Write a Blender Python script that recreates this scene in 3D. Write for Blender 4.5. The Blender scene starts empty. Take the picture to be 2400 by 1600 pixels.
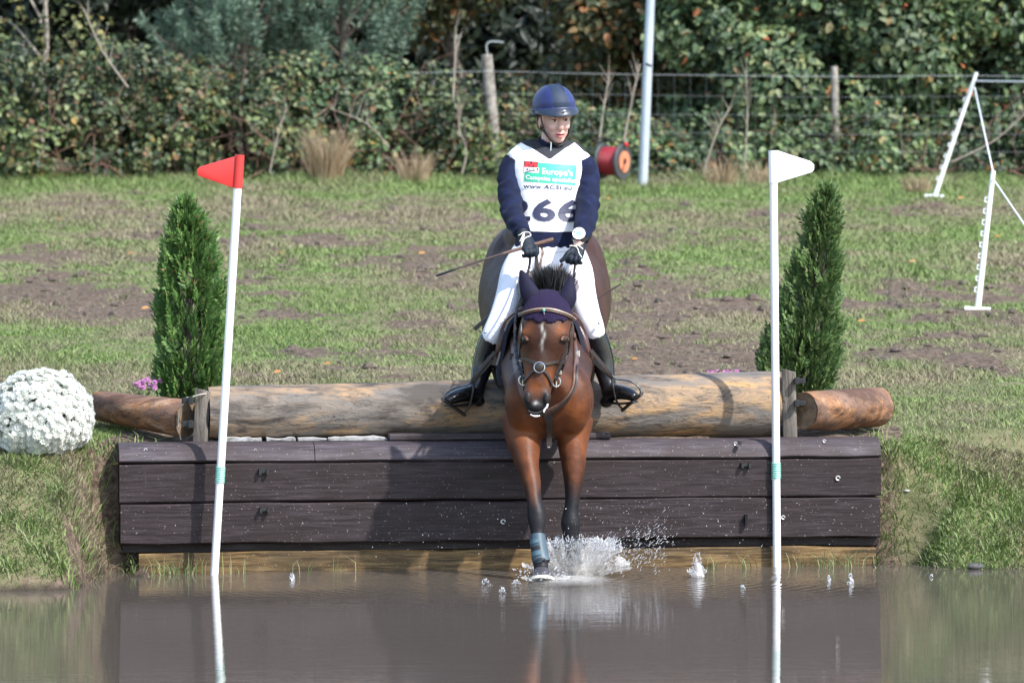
import bpy, bmesh, math, random
import numpy as np
from mathutils import Vector, Matrix, Quaternion
from mathutils.bvhtree import BVHTree

random.seed(7)
rng = np.random.default_rng(7)
scene = bpy.context.scene
C = scene.collection
R = math.radians

# ---------------------------------------------------------------- camera, world, sun, exposure
CAMD, CAMH, FPX, HOR = 26.0, 2.2, 11960.0, 318.0
cam = bpy.data.cameras.new('camera'); camo = bpy.data.objects.new('camera', cam); C.objects.link(camo)
camo.location = (0, -CAMD, CAMH); camo.rotation_euler = (R(90), 0, 0)
cam.sensor_width = 36; cam.lens = FPX / 2400 * 36; cam.shift_y = -(800 - HOR) / 2400
cam.clip_start = 0.5; cam.clip_end = 1500
cam.dof.use_dof = True; cam.dof.focus_distance = 25.7; cam.dof.aperture_fstop = 4.8
scene.camera = camo
SUN_EL, SUN_AZ = 46.0, 131.0          # azimuth clockwise from +Y
w = bpy.data.worlds.new('World'); scene.world = w; w.use_nodes = True
nt = w.node_tree; bg = nt.nodes['Background']
sky = nt.nodes.new('ShaderNodeTexSky'); sky.sky_type = 'NISHITA'; sky.sun_disc = False
sky.sun_elevation = R(SUN_EL); sky.sun_rotation = R(SUN_AZ); sky.air_density = 1.2; sky.dust_density = 1.0
nt.links.new(sky.outputs[0], bg.inputs[0]); bg.inputs[1].default_value = 0.15
sl = bpy.data.lights.new('sun', 'SUN'); so = bpy.data.objects.new('sun', sl); C.objects.link(so)
sl.energy = 3.1; sl.angle = R(1.0); sl.color = (1.0, 0.975, 0.94)
sd = Vector((math.sin(R(SUN_AZ)) * math.cos(R(SUN_EL)), math.cos(R(SUN_AZ)) * math.cos(R(SUN_EL)), math.sin(R(SUN_EL))))
so.rotation_euler = (-sd).to_track_quat('-Z', 'Y').to_euler(); so.location = sd * 30
scene.view_settings.view_transform = 'Standard'; scene.view_settings.look = 'None'
scene.view_settings.exposure = 1.33; scene.view_settings.gamma = 1.0
scene.render.engine = 'CYCLES'

# ---------------------------------------------------------------- helpers
def s_at(Y): return FPX / (CAMD + Y)
def P(px, py, Y):
    k = (CAMD + Y) / FPX
    return Vector(((px - 1200) * k, Y, CAMH - (py - HOR) * k))
def toPx(v):
    k = FPX / (CAMD + v[1]); return (1200 + v[0] * k, HOR + (CAMH - v[2]) * k)
def sm(a, b, x):
    t = np.clip((np.asarray(x, float) - a) / (b - a), 0, 1); return t * t * (3 - 2 * t)
def _h(ix, iy, seed):
    n = (ix.astype(np.int64) * 374761393 + iy.astype(np.int64) * 668265263 + seed * 974711) & 0x7fffffff
    n = ((n ^ (n >> 13)) * 1274126177) & 0x7fffffff
    return ((n ^ (n >> 16)) & 0xffff) / 65535.0
def vnoise(x, y, seed=0):
    x = np.asarray(x, float); y = np.asarray(y, float)
    ix = np.floor(x); iy = np.floor(y); fx = x - ix; fy = y - iy
    fx = fx * fx * (3 - 2 * fx); fy = fy * fy * (3 - 2 * fy)
    a = _h(ix, iy, seed); b = _h(ix + 1, iy, seed); c = _h(ix, iy + 1, seed); d = _h(ix + 1, iy + 1, seed)
    return (a * (1 - fx) + b * fx) * (1 - fy) + (c * (1 - fx) + d * fx) * fy
def fbm(x, y, seed=0, o=4):
    t = 0; am = .5; f = 1
    for i in range(o): t = t + am * vnoise(np.asarray(x) * f, np.asarray(y) * f, seed + i * 17); am *= .5; f *= 2.03
    return t / (1 - .5 ** o)

def tag(o, label=None, cat=None, group=None, kind=None):
    if label: o['label'] = label
    if cat: o['category'] = cat
    if group: o['group'] = group
    if kind: o['kind'] = kind
    return o
def empty(name, loc=(0, 0, 0), label=None, cat=None, group=None, rz=0):
    o = bpy.data.objects.new(name, None); C.objects.link(o); o.location = loc; o.rotation_euler = (0, 0, rz)
    o.empty_display_size = .05
    return tag(o, label, cat, group)
def link(name, me, mat=None, parent=None, smooth=False, world=True):
    """mesh object; with a parent the mesh is given in world space and is moved to the parent's frame"""
    o = bpy.data.objects.new(name, me); C.objects.link(o)
    if mat is not None and not me.materials:
        for m_ in (mat if isinstance(mat, (list, tuple)) else [mat]): me.materials.append(m_)
    if smooth: me.polygons.foreach_set('use_smooth', np.ones(len(me.polygons), bool))
    if parent is not None:
        o.parent = parent
        if world: 
            M = wm(parent).inverted(); me.transform(M)
    return o
def wm(o):
    M = Matrix.LocRotScale(o.location, o.rotation_euler, o.scale)
    return wm(o.parent) @ M if o.parent else M
def pymesh(V, F, name='m'):
    me = bpy.data.meshes.new(name); me.from_pydata([tuple(v) for v in V], [], F); me.update(); return me
def npmesh(V, F, name='m'):
    V = np.ascontiguousarray(V, np.float32); F = np.ascontiguousarray(F, np.int32)
    me = bpy.data.meshes.new(name); n, k = F.shape
    me.vertices.add(len(V)); me.vertices.foreach_set('co', V.ravel())
    me.loops.add(n * k); me.loops.foreach_set('vertex_index', F.ravel())
    me.polygons.add(n); me.polygons.foreach_set('loop_start', np.arange(0, n * k, k, dtype=np.int32))
    me.update(calc_edges=True); return me
def fattr(me, name, vals):
    a = me.attributes.new(name, 'FLOAT', 'POINT'); a.data.foreach_set('value', np.asarray(vals, np.float32))
def coords(me):
    a = np.empty(len(me.vertices) * 3, np.float32); me.vertices.foreach_get('co', a); return a.reshape(-1, 3)

class MB:
    """collects closed shapes into one mesh"""
    def __init__(s): s.V = []; s.F = []
    def add(s, V, F):
        b = len(s.V); s.V += [Vector(v) for v in V]; s.F += [tuple(i + b for i in f) for f in F]; return s
    def loft(s, rings, closed=False):
        n = len(rings[0]); V = [p for r in rings for p in r]; F = []
        m = len(rings)
        for i in range(m if closed else m - 1):
            for j in range(n):
                a = i * n + j; b = i * n + (j + 1) % n; i2 = (i + 1) % m
                F.append((a, b, i2 * n + (j + 1) % n, i2 * n + j))
        if not closed: F.append(tuple(range(n - 1, -1, -1))); F.append(tuple((m - 1) * n + j for j in range(n)))
        return s.add(V, F)
    def tube(s, pts, rad, n=10, ref=None, sub=0, power=1.0, twist=0, pear=0.0):
        pts = [Vector(p) for p in pts]; rad = [(r, r) if not isinstance(r, (tuple, list)) else tuple(r) for r in rad]
        if sub: pts, rad = resample(pts, rad, sub)
        rings = []; m = len(pts); prev = None
        for i, p in enumerate(pts):
            t = (pts[min(i + 1, m - 1)] - pts[max(i - 1, 0)])
            t = t.normalized() if t.length > 1e-9 else Vector((0, 0, 1))
            if ref is not None: sd_ = t.cross(Vector(ref))
            elif prev is None: sd_ = t.cross(Vector((0, 0, 1)) if abs(t.z) < .9 else Vector((0, 1, 0)))
            else: sd_ = prev - t * prev.dot(t)
            sd_.normalize(); prev = sd_; up = sd_.cross(t)
            ring = []
            for j in range(n):
                a = 2 * math.pi * j / n + twist; c, q = math.cos(a), math.sin(a)
                if power != 1: c = math.copysign(abs(c) ** power, c); q = math.copysign(abs(q) ** power, q)
                if pear and q * up.z > 0: c *= 1 - (pear if p.y < .25 else pear * max(0, 1 - (p.y - .25) / .5)) * abs(q * up.z)
                ring.append(p + sd_ * (c * rad[i][0]) + up * (q * rad[i][1]))
            rings.append(ring)
        return s.loft(rings)
    def ball(s, c, r, n=14, m=9, rot=None):
        c = Vector(c); r = (r, r, r) if not isinstance(r, (tuple, list)) else r; V = []; F = []
        for i in range(m + 1):
            th = math.pi * i / m
            for j in range(n):
                ph = 2 * math.pi * j / n
                v = Vector((r[0] * math.sin(th) * math.cos(ph), r[1] * math.sin(th) * math.sin(ph), r[2] * math.cos(th)))
                V.append(c + (rot @ v if rot else v))
        for i in range(m):
            for j in range(n): F.append((i * n + j, (i + 1) * n + j, (i + 1) * n + (j + 1) % n, i * n + (j + 1) % n))
        return s.add(V, F)
    def box(s, lo, hi, M=None):
        V = [Vector((x, y, z)) for z in (lo[2], hi[2]) for y in (lo[1], hi[1]) for x in (lo[0], hi[0])]
        if M: V = [M @ v for v in V]
        return s.add(V, [(0, 2, 3, 1), (4, 5, 7, 6), (0, 1, 5, 4), (2, 6, 7, 3), (0, 4, 6, 2), (1, 3, 7, 5)])
    def prism(s, poly, off):
        n = len(poly); off = Vector(off); V = [Vector(p) for p in poly] + [Vector(p) + off for p in poly]
        return s.add(V, [tuple(range(n - 1, -1, -1)), tuple(range(n, 2 * n))] + [(i, (i + 1) % n, n + (i + 1) % n, n + i) for i in range(n)])
    def mesh(s): return pymesh(s.V, s.F)
    def build(s, name, mat, parent=None, smooth=True, bevel=0):
        me = s.mesh()
        bm = bmesh.new(); bm.from_mesh(me)
        bmesh.ops.remove_doubles(bm, verts=bm.verts, dist=1e-6)
        if bevel: bmesh.ops.bevel(bm, geom=[e for e in bm.edges if e.is_manifold and e.calc_face_angle(0) > .5], offset=bevel, segments=2, affect='EDGES', profile=.6)
        bmesh.ops.recalc_face_normals(bm, faces=bm.faces); bm.to_mesh(me); bm.free()
        o = link(name, me, mat, parent, smooth)
        if smooth and len(me.polygons): me.set_sharp_from_angle(angle=R(42))
        return o
def resample(pts, rad, k):
    n = len(pts); op, orr = [], []
    def cr(a, b, c, d, t): return .5 * ((2 * b) + (c - a) * t + (2 * a - 5 * b + 4 * c - d) * t * t + (3 * b - a - 3 * c + d) * t ** 3)
    for i in range(n - 1):
        i0, i3 = max(i - 1, 0), min(i + 2, n - 1)
        for q in range(k):
            t = q / k
            op.append(Vector([cr(pts[i0][x], pts[i][x], pts[i + 1][x], pts[i3][x], t) for x in range(3)]))
            orr.append(tuple(max(1e-4, cr(rad[i0][x], rad[i][x], rad[i + 1][x], rad[i3][x], t)) for x in range(2)))
    op.append(pts[-1]); orr.append(rad[-1]); return op, orr
def fuse(mb, voxel, it=6):
    """one continuous surface out of overlapping closed shapes"""
    me = mb.mesh(); bm = bmesh.new(); bm.from_mesh(me); bmesh.ops.recalc_face_normals(bm, faces=bm.faces); bm.to_mesh(me); bm.free()
    o = bpy.data.objects.new('tmp', me); C.objects.link(o)
    r = o.modifiers.new('r', 'REMESH'); r.mode = 'VOXEL'; r.voxel_size = voxel; r.use_smooth_shade = True
    if it: q = o.modifiers.new('s', 'SMOOTH'); q.factor = .5; q.iterations = it
    bpy.context.view_layer.update()
    out = bpy.data.meshes.new_from_object(o.evaluated_get(bpy.context.evaluated_depsgraph_get()))
    bpy.data.objects.remove(o); bpy.data.meshes.remove(me)
    out.polygons.foreach_set('use_smooth', np.ones(len(out.polygons), bool)); return out
def bvh_of(me, M=None):
    V = [v.co if M is None else M @ v.co for v in me.vertices]
    return BVHTree.FromPolygons(V, [tuple(p.vertices) for p in me.polygons])
def hit(bvh, px, py, off=0.0, dflt=None):
    o = Vector((0, -CAMD, CAMH)); d = (P(px, py, 0) - o).normalized()
    loc, nrm, idx, dist = bvh.ray_cast(o, d)
    if loc is None:
        if dflt is None: return None, None
        return P(px, py, dflt), Vector((0, -1, 0))
    if nrm.dot(d) > 0: nrm = -nrm
    return loc + nrm * off, nrm
def ribbon(mb, pts, nrms, wd, th):
    """flat strap that follows a surface"""
    rings = []; m = len(pts)
    for i, p in enumerate(pts):
        t = (pts[min(i + 1, m - 1)] - pts[max(i - 1, 0)]).normalized(); sd_ = t.cross(nrms[i]).normalized(); n_ = sd_.cross(t)
        wv = wd[i] if isinstance(wd, (list, tuple)) else wd
        rings.append([p - sd_ * wv / 2, p - sd_ * wv * .42 + n_ * th, p + sd_ * wv * .42 + n_ * th, p + sd_ * wv / 2])
    return mb.loft(rings)
def dense(pts, k=5):
    p3 = [Vector((*p, 0)) if len(p) == 2 else Vector(p) for p in pts]
    return resample(p3, [(1, 1)] * len(p3), k)[0]
def strap(mb, bvh, pxs, wd, th=.005, off=.002, dflt=-.5, k=5):
    P_, N_ = [], []; last = dflt
    for q in dense(pxs, k):
        l, n_ = hit(bvh, q.x, q.y, off, last); P_.append(l); N_.append(n_); last = l.y
    for it in range(2):
        P_ = [P_[0]] + [(P_[i - 1] + P_[i] * 2 + P_[i + 1]) / 4 for i in range(1, len(P_) - 1)] + [P_[-1]]
        N_ = [N_[0]] + [(N_[i - 1] + N_[i] * 2 + N_[i + 1]).normalized() for i in range(1, len(N_) - 1)] + [N_[-1]]
    return ribbon(mb, P_, N_, wd, th)

# ---------------------------------------------------------------- materials
def newmat(name):
    m = bpy.data.materials.new(name); m.use_nodes = True; n = m.node_tree; b = n.nodes['Principled BSDF']; return m, n, b
def ramp(n, fac, stops, interp='LINEAR'):
    r = n.nodes.new('ShaderNodeValToRGB'); r.color_ramp.interpolation = interp
    while len(r.color_ramp.elements) > 1: r.color_ramp.elements.remove(r.color_ramp.elements[-1])
    for i, (p, c) in enumerate(stops):
        e = r.color_ramp.elements[0] if i == 0 else r.color_ramp.elements.new(p)
        e.position = p; e.color = (*c, 1) if len(c) == 3 else c
    n.links.new(fac, r.inputs[0]); return r.outputs[0]
def noisen(n, scale, detail=5, stretch=(1, 1, 1), rough=.6, coord='Object', dist=0):
    tc = n.nodes.new('ShaderNodeTexCoord'); mp = n.nodes.new('ShaderNodeMapping'); mp.inputs['Scale'].default_value = stretch
    t = n.nodes.new('ShaderNodeTexNoise'); t.inputs['Scale'].default_value = scale; t.inputs['Detail'].default_value = detail
    t.inputs['Roughness'].default_value = rough; t.inputs['Distortion'].default_value = dist
    n.links.new(tc.outputs[coord], mp.inputs[0]); n.links.new(mp.outputs[0], t.inputs[0]); return t.outputs[0]
def bumpn(n, b, h, strength, dist=.01, prev=None):
    bp = n.nodes.new('ShaderNodeBump'); bp.inputs['Strength'].default_value = strength; bp.inputs['Distance'].default_value = dist
    n.links.new(h, bp.inputs['Height'])
    if prev is not None: n.links.new(prev, bp.inputs['Normal'])
    n.links.new(bp.outputs[0], b.inputs['Normal']); return bp.outputs[0]
def mixc(n, f, a, b, mode='MIX'):
    m = n.nodes.new('ShaderNodeMix'); m.data_type = 'RGBA'; m.blend_type = mode
    for s_, v in (('Factor', f), ('A', a), ('B', b)):
        i = [k for k in m.inputs if k.name == s_ and (k.type == 'RGBA' or s_ == 'Factor')]
        i = i[0]
        if isinstance(v, (int, float)): i.default_value = v
        elif isinstance(v, tuple): i.default_value = (*v, 1)
        else: n.links.new(v, i)
    return [o for o in m.outputs if o.type == 'RGBA'][0]
def attr(n, name):
    a = n.nodes.new('ShaderNodeAttribute'); a.attribute_name = name; return a.outputs['Fac']
def pmat(name, c1, c2=None, scale=12, rough=.6, bump=0, bscale=60, metal=0, stretch=(1, 1, 1), spec=.5, sheen=0, coat=0, lo=.35, hi=.65):
    m, n, b = newmat(name); b.inputs['Roughness'].default_value = rough; b.inputs['Metallic'].default_value = metal
    b.inputs['Specular IOR Level'].default_value = spec; b.inputs['Base Color'].default_value = (*c1, 1)
    if sheen: b.inputs['Sheen Weight'].default_value = sheen
    if coat: b.inputs['Coat Weight'].default_value = coat; b.inputs['Coat Roughness'].default_value = .1
    if c2: n.links.new(ramp(n, noisen(n, scale, stretch=stretch), [(lo, c1), (hi, c2)]), b.inputs['Base Color'])
    if bump: bumpn(n, b, noisen(n, bscale, stretch=stretch), bump)
    return m
def leafmat(name, stops, trans=.35, rough=.5, spec=.4, vary=0):
    m, n, b = newmat(name); g = n.nodes.new('ShaderNodeNewGeometry')
    col = ramp(n, g.outputs['Random Per Island'], stops, 'LINEAR')
    if vary: col = mixc(n, 1.0, col, ramp(n, noisen(n, vary, 3, coord='Object'), [(.36, (.5, .55, .6)), (.5, (.92, .95, .92)), (.62, (1.3, 1.32, 1.15))]), 'MULTIPLY')
    n.links.new(col, b.inputs['Base Color']); b.inputs['Roughness'].default_value = rough; b.inputs['Specular IOR Level'].default_value = spec
    tr = n.nodes.new('ShaderNodeBsdfTranslucent'); n.links.new(col, tr.inputs[0])
    mx = n.nodes.new('ShaderNodeMixShader'); mx.inputs[0].default_value = trans
    n.links.new(b.outputs[0], mx.inputs[1]); n.links.new(tr.outputs[0], mx.inputs[2])
    n.links.new(mx.outputs[0], n.nodes['Material Output'].inputs[0]); return m

# ---------------------------------------------------------------- the lie of the land
WX0, WX1 = -1.971, 1.890                       # ends of the drop wall
def Yw(X): return 0.13 + (np.clip(X, -5, 5) - 1.89) * 0.132
WANG = math.atan(.132); WC = Vector(((WX0 + WX1) / 2, float(Yw((WX0 + WX1) / 2)), 0)); WHL = (WX1 - WX0) / 2 / math.cos(WANG)
WM = Matrix.Translation(WC) @ Matrix.Rotation(WANG, 4, 'Z')
def W(u, v, z): return WM @ Vector((u, v, z))
def gz(X, Y):
    X = np.asarray(X, float); Y = np.asarray(Y, float)
    v = (Y - Yw(X)) * math.cos(WANG)
    field = .655 + np.clip(v, 0, 22.5) * .0515 + np.clip(v - 22.5, 0, 40) * .02
    E = np.maximum(1 - sm(-2.2, -1.95, X), sm(1.88, 2.3, X))
    left = -.3 + .92 * sm(-1.35, .12, v + .05 * (fbm(X * 3, Y * 3, 5) - .5)) ** .8
    right = -.3 + .95 * sm(-.78, .72, v + .1 * (fbm(X * 3, Y * 3, 6) - .5)) ** .85
    bank = np.where(X < 0, left, right)
    inside = -.32 + .955 * sm(.05, .17, v)
    low = inside * (1 - E) + bank * E
    low = np.maximum(low, -.32 + .35 * np.exp(-((X + 1.86) / .16) ** 2) * sm(-.75, -.1, v) + .33 * np.exp(-((X - 1.86) / .14) ** 2) * sm(-.55, -.08, v))
    t = sm(.1, .9, v)
    z = low * (1 - t) + field * t
    far = sm(-14, -20.5, Y) * 1.05
    z = z + far
    amp = np.where(v > .1, 1, .35 * E)
    z = z + amp * (.07 * (fbm(X * .55, Y * .4, 21, 3) - .5) * sm(.5, 3, v) + .045 * (fbm(X * 3.1, Y * 3.1, 31, 4) - .5))
    return z
def G(px, py):
    """world point where the line of sight through a pixel meets the ground"""
    lo = -1.5
    Ys = np.linspace(-1.5, 26, 3000); k = (CAMD + Ys) / FPX
    d = (CAMH - (py - HOR) * k) - gz((px - 1200) * k, Ys)
    i = np.argmax((d < 0) & (Ys > lo)) if np.any(d < 0) else len(Ys) - 1
    Y = float(Ys[i]); X = (px - 1200) * (CAMD + Y) / FPX
    return Vector((X, Y, float(gz(X, Y))))
SOIL = [(1560, 700, 190, 110, .75), (1500, 830, 190, 60, .8), (1050, 690, 130, 70, .5), (900, 850, 160, 50, .45), (120, 700, 230, 70, .65), (1600, 470, 170, 40, .45),
        (680, 700, 110, 60, .4), (820, 480, 120, 30, .35), (2250, 850, 160, 40, .55), (2060, 660, 130, 70, .45), (1460, 600, 60, 80, .4), (300, 740, 120, 40, .4)]
_S = []
for (px, py, a, b_, q) in SOIL:
    g = G(px, py); g2 = G(px, py - b_); k = s_at(g.y); _S.append((g.x, g.y, a / k, max(.3, abs(g2.y - g.y)), q))
def soil(X, Y):
    X = np.asarray(X, float); Y = np.asarray(Y, float); v = Y - Yw(X)
    n1 = fbm(X * .9 + 3, Y * .5, 41); n2 = fbm(X * 3.3, Y * 2.2, 43)
    n3 = fbm(X * 9, Y * 6, 47, 3)
    m = (n1 - .5) * 1.6 + (n2 - .5) * 1.8 + (n3 - .5) * .9 + .19
    for (x, y, a, b_, q) in _S: m = m + q * np.exp(-(((X - x) / a) ** 2 + ((Y - y) / b_) ** 2))
    m = m - .55 * sm(17.5, 20.5, Y)
    ins = sm(-2.3, -2.05, X) * (1 - sm(2.0, 2.15, X))
    m = m + 1.1 * ins * (1 - sm(.45, .95, v)) + .8 * ((1 - sm(-.08, -.03, gz(X, Y))))
    m = m + .9 * np.exp(-(((X + 2.16) / .16) ** 2 + ((v - .14) / .18) ** 2)) - .5 * (X > 1.9) * (v < .3) * (gz(X, Y) > -.03)
    return np.clip(m, 0, 1)
# ================================================================ SETTING: ground, water
def axis(segs):
    out = []
    for a, b_, st in segs: out += list(np.arange(a, b_ - 1e-6, st))
    return np.array(out + [segs[-1][1]])
gx = axis([(-300, -60, 40), (-60, -12, 6), (-12, -6, .5), (-6, -3.4, .12), (-3.4, 3.4, .05), (3.4, 6, .12), (6, 12, .5), (12, 60, 6), (60, 300, 40)])
gy = axis([(-60, -22, 4), (-22, -13, .8), (-13, -2.2, .6), (-2.2, 1.4, .04), (1.4, 6, .08), (6, 24, .14), (24, 40, 1), (40, 100, 10), (100, 600, 100)])
XX, YY = np.meshgrid(gx, gy); ZZ = gz(XX, YY)
nx, ny = len(gx), len(gy); ii = np.arange(nx * ny).reshape(ny, nx)
F = np.stack([ii[:-1, :-1], ii[:-1, 1:], ii[1:, 1:], ii[1:, :-1]], -1).reshape(-1, 4)
SO = soil(XX, YY)
ZZ = ZZ + SO * .05 * (fbm(XX * 5.5, YY * 5.5, 91, 3) - .5) * (ZZ > .1)
gme = npmesh(np.stack([XX, YY, ZZ], -1).reshape(-1, 3), F); fattr(gme, 'soil', SO.ravel())
fattr(gme, 'wet', (1 - sm(-.02, .06, ZZ)).ravel())
m, n, b = newmat('ground')
nz = noisen(n, 3.2, 8, rough=.7); nf = noisen(n, 26, 6, rough=.75)
sc = ramp(n, nf, [(.38, (.050, .035, .025)), (.5, (.118, .084, .060)), (.62, (.205, .152, .112))])
gc = ramp(n, nz, [(.36, (.085, .09, .04)), (.5, (.15, .148, .072)), (.64, (.21, .175, .105))])
f_ = ramp(n, attr(n, 'soil'), [(.32, (0, 0, 0)), (.6, (1, 1, 1))])
col = mixc(n, f_, gc, sc)
wetf = ramp(n, attr(n, 'wet'), [(.2, (0, 0, 0)), (.9, (1, 1, 1))])
col = mixc(n, wetf, col, (.03, .024, .018))
n.links.new(col, b.inputs['Base Color']); b.inputs['Roughness'].default_value = .9; b.inputs['Specular IOR Level'].default_value = .2
bumpn(n, b, nf, .9, .03)
ground = tag(link('ground', gme, m, None, True), 'patchy meadow ground of short grass and bare trampled soil rising from pond', 'ground', kind='structure')

m, n, b = newmat('pond_water')
b.inputs['Base Color'].default_value = (.082, .068, .057, 1); b.inputs['Roughness'].default_value = .012; b.inputs['IOR'].default_value = 1.33
n1 = noisen(n, 1.6, 4, (.6, 2.6, 1), coord='Object'); n2 = noisen(n, 9, 3, (.35, 1.9, 1), coord='Object')
pv = bumpn(n, b, n1, .022, .05); pv = bumpn(n, b, n2, .04, .02, pv)
def mth(op, a, b_=None):
    q = n.nodes.new('ShaderNodeMath'); q.operation = op
    for i, v_ in enumerate((a, b_)):
        if v_ is None: continue
        if isinstance(v_, (int, float)): q.inputs[i].default_value = v_
        else: n.links.new(v_, q.inputs[i])
    return q.outputs[0]
for (cx, cy, wl, amp, rad) in ((.30, -.55, .075, 1.0, .9), (.95, -.55, .045, .4, .35), (-1.1, -.55, .04, .3, .3), (1.7, -.65, .04, .3, .3), (-.13, -.95, .045, .4, .35)):
    tc = n.nodes.new('ShaderNodeTexCoord'); vm = n.nodes.new('ShaderNodeVectorMath'); vm.operation = 'DISTANCE'; n.links.new(tc.outputs['Object'], vm.inputs[0]); vm.inputs[1].default_value = (cx, cy, 0)
    d_ = vm.outputs['Value']; wob = mth('ADD', d_, mth('MULTIPLY', n2, .05)); hgt = mth('MULTIPLY', mth('SINE', mth('MULTIPLY', wob, 6.283 / wl)), mth('POWER', 2.718, mth('MULTIPLY', d_, -2.2 / rad)))
    pv = bumpn(n, b, hgt, amp, .006, pv)
wx = axis([(-70, -6, 8), (-6, 6, .5), (6, 70, 8)]); wy = axis([(-21.5, -6, 2), (-6, 1.2, .4)])
XX, YY = np.meshgrid(wx, wy); nx, ny = len(wx), len(wy); ii = np.arange(nx * ny).reshape(ny, nx)
F = np.stack([ii[:-1, :-1], ii[:-1, 1:], ii[1:, 1:], ii[1:, :-1]], -1).reshape(-1, 4)
water = tag(link('water', npmesh(np.stack([XX, YY, XX * 0], -1).reshape(-1, 3), F), m, None, True), 'murky grey brown pond water mirroring the timber wall', 'water', kind='structure')

# ================================================================ DROP WALL
def plankmat(name, cs, grain=1.0, rough=.5):
    m, n, b = newmat(name)
    g1 = noisen(n, 5, 8, (1, 14, 14), .65, dist=.3); g2 = noisen(n, 2.4, 4, (1, 2, 2)); sp = noisen(n, 95, 2, (1, 1, 1), .5)
    c = ramp(n, g1, [(.38, cs[0]), (.5, cs[1]), (.62, cs[2])])
    c = mixc(n, ramp(n, g2, [(.42, (0, 0, 0)), (.62, (.7, .7, .7))]), c, cs[3])
    c = mixc(n, ramp(n, sp, [(.68, (0, 0, 0)), (.72, (.8, .8, .8))]), c, (.22, .19, .165))
    n.links.new(c, b.inputs['Base Color']); b.inputs['Roughness'].default_value = rough; b.inputs['Specular IOR Level'].default_value = .25
    n.links.new(ramp(n, g2, [(.3, (rough - .12,) * 3), (.7, (rough + .15,) * 3)]), b.inputs['Roughness'])
    bumpn(n, b, g1, .35 * grain, .006); return m
m_plank = plankmat('stained_plank', [(.014, .0088, .0098), (.027, .0185, .0205), (.042, .031, .034), (.020, .0125, .012)])
m_cap = plankmat('worn_cap', [(.034, .026, .031), (.054, .043, .050), (.082, .068, .076), (.040, .029, .027)], rough=.6)
m_foot = plankmat('footing_ply', [(.045, .028, .013), (.13, .077, .030), (.21, .14, .066), (.035, .024, .013)], rough=.45)
m_black = pmat('black_iron', (.012, .012, .013), rough=.45)
wall = empty('timber_wall', WC, 'long dark purple brown plank retaining wall of the water drop', 'wall', rz=WANG)
def plank(name, u0, u1, prof, mat, wob=.004, seed=0):
    """prof: (v,z) polygon swept along the wall with a slightly wavering edge"""
    k = max(2, int((u1 - u0) / .09)); rings = []
    for i in range(k + 1):
        u = u0 + (u1 - u0) * i / k
        dz = (vnoise(u * 4, seed, 3) - .5) * wob * 2; dv = (vnoise(u * 3, seed + 9, 4) - .5) * wob
        rings.append([W(u, v + dv, z + (dz if z < .6 else dz * .5)) for v, z in prof])
    return MB().loft(rings).build(name, mat, wall)
def rect(v0, v1, z0, z1, c=.008): return [(v0 + c, z0), (v0, z0 + c), (v0, z1 - c), (v0 + c, z1), (v1, z1), (v1, z0)]
capprof = [(.004, .556), (-.006, .566), (.008, .598), (.03, .628), (.062, .645), (.12, .651), (.24, .648), (.24, .556)]
uj = (735 - 1200) / 464 + .04
plank('cap_plank', -WHL, uj - .002, capprof, m_cap, seed=1); plank('cap_plank', uj + .002, WHL, capprof, m_cap, seed=2)
plank('plank', -WHL, WHL, rect(0, .16, .357, .551), m_plank, seed=3)
plank('plank', -WHL + .006, WHL - .004, rect(.003, .16, .146, .351), m_plank, .006, seed=4)
plank('footing_board', -WHL + .1, WHL - .02, rect(.035, .16, -.12, .098), m_foot, .012, seed=5)
plank('footing_board', -WHL + .02, WHL, rect(.075, .16, .099, .143, .004), m_plank, .004, seed=6)
plank('ledge_board', (918 - 1200) / 462 + .04, (1440 - 1200) / 460 + .04, rect(.10, .21, .652, .684, .006), m_cap, .004, seed=7)
for (px, py, wd, hh) in [(618, 1103, .05, .02), (620, 1193, .05, .016), (1754, 1088, .05, .016), (1755, 1216, .014, .045), (1740, 1036, .012, .012)]:
    k = 461; u = (px - 1200) / k + .04; q = W(u, -.004, 0); z = CAMH - (py - HOR) * (CAMD + q.y) / FPX
    MB().box((u - wd / 2, -.018, z - hh / 2), (u + wd / 2, .004, z + hh / 2), WM).box((u - wd / 2, -.03, z - hh / 2 - .008), (u - wd / 2 + .012, .004, z + hh / 2), WM).box((u + wd / 2 - .012, -.03, z - hh / 2 - .008), (u + wd / 2, .004, z + hh / 2), WM).build('iron_staple', m_black, wall, False)
m_bolt = pmat('bolt_steel', (.55, .54, .52), rough=.4, metal=.6)
for (px, py, r) in [(1179, 1222, 6), (1975, 1120, 6), (1844, 1212, 5), (345, 1055, 4), (600, 1055, 3), (1945, 1034, 4), (1732, 1040, 4)]:
    u = (px - 1200) / 461 + .04; q = W(u, -.005, 0); z = CAMH - (py - HOR) * (CAMD + q.y) / FPX; r = r / 461; pts = []
    z0 = .03 if z > .56 else 0
    MB().tube([W(u + math.cos(a) * r * .8, -.006 + z0, z + math.sin(a) * r * .8) for a in np.linspace(0, 5.4, 9)], [r * .3] * 9, 6).build('bolt_ring', m_bolt, wall)

# white plastic strip and stones under the log
m_whitepl = pmat('white_plastic', (.60, .60, .60), (.22, .21, .20), 22, .35)
shw = empty('plastic_sheet', W(-.95, .17, .655), 'torn white plastic sheet wedged under the long log', 'plastic sheet', rz=WANG)
mb = MB()
for (a, b_) in [(532, 618), (630, 698), (704, 772), (776, 915)]:
    N = 9; rings = []
    for i in range(N + 1):
        px = a + (b_ - a) * i / N; u = (px - 1200) / 463 + .04; h = .005 + .014 * vnoise(px * .07, 0, 8)
        rings.append([W(u, .17, .652), W(u, .165, .652 + h), W(u, .23, .656 + h), W(u, .23, .652)])
    mb.loft(rings)
mb.build('sheet', m_whitepl, shw)

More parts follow.
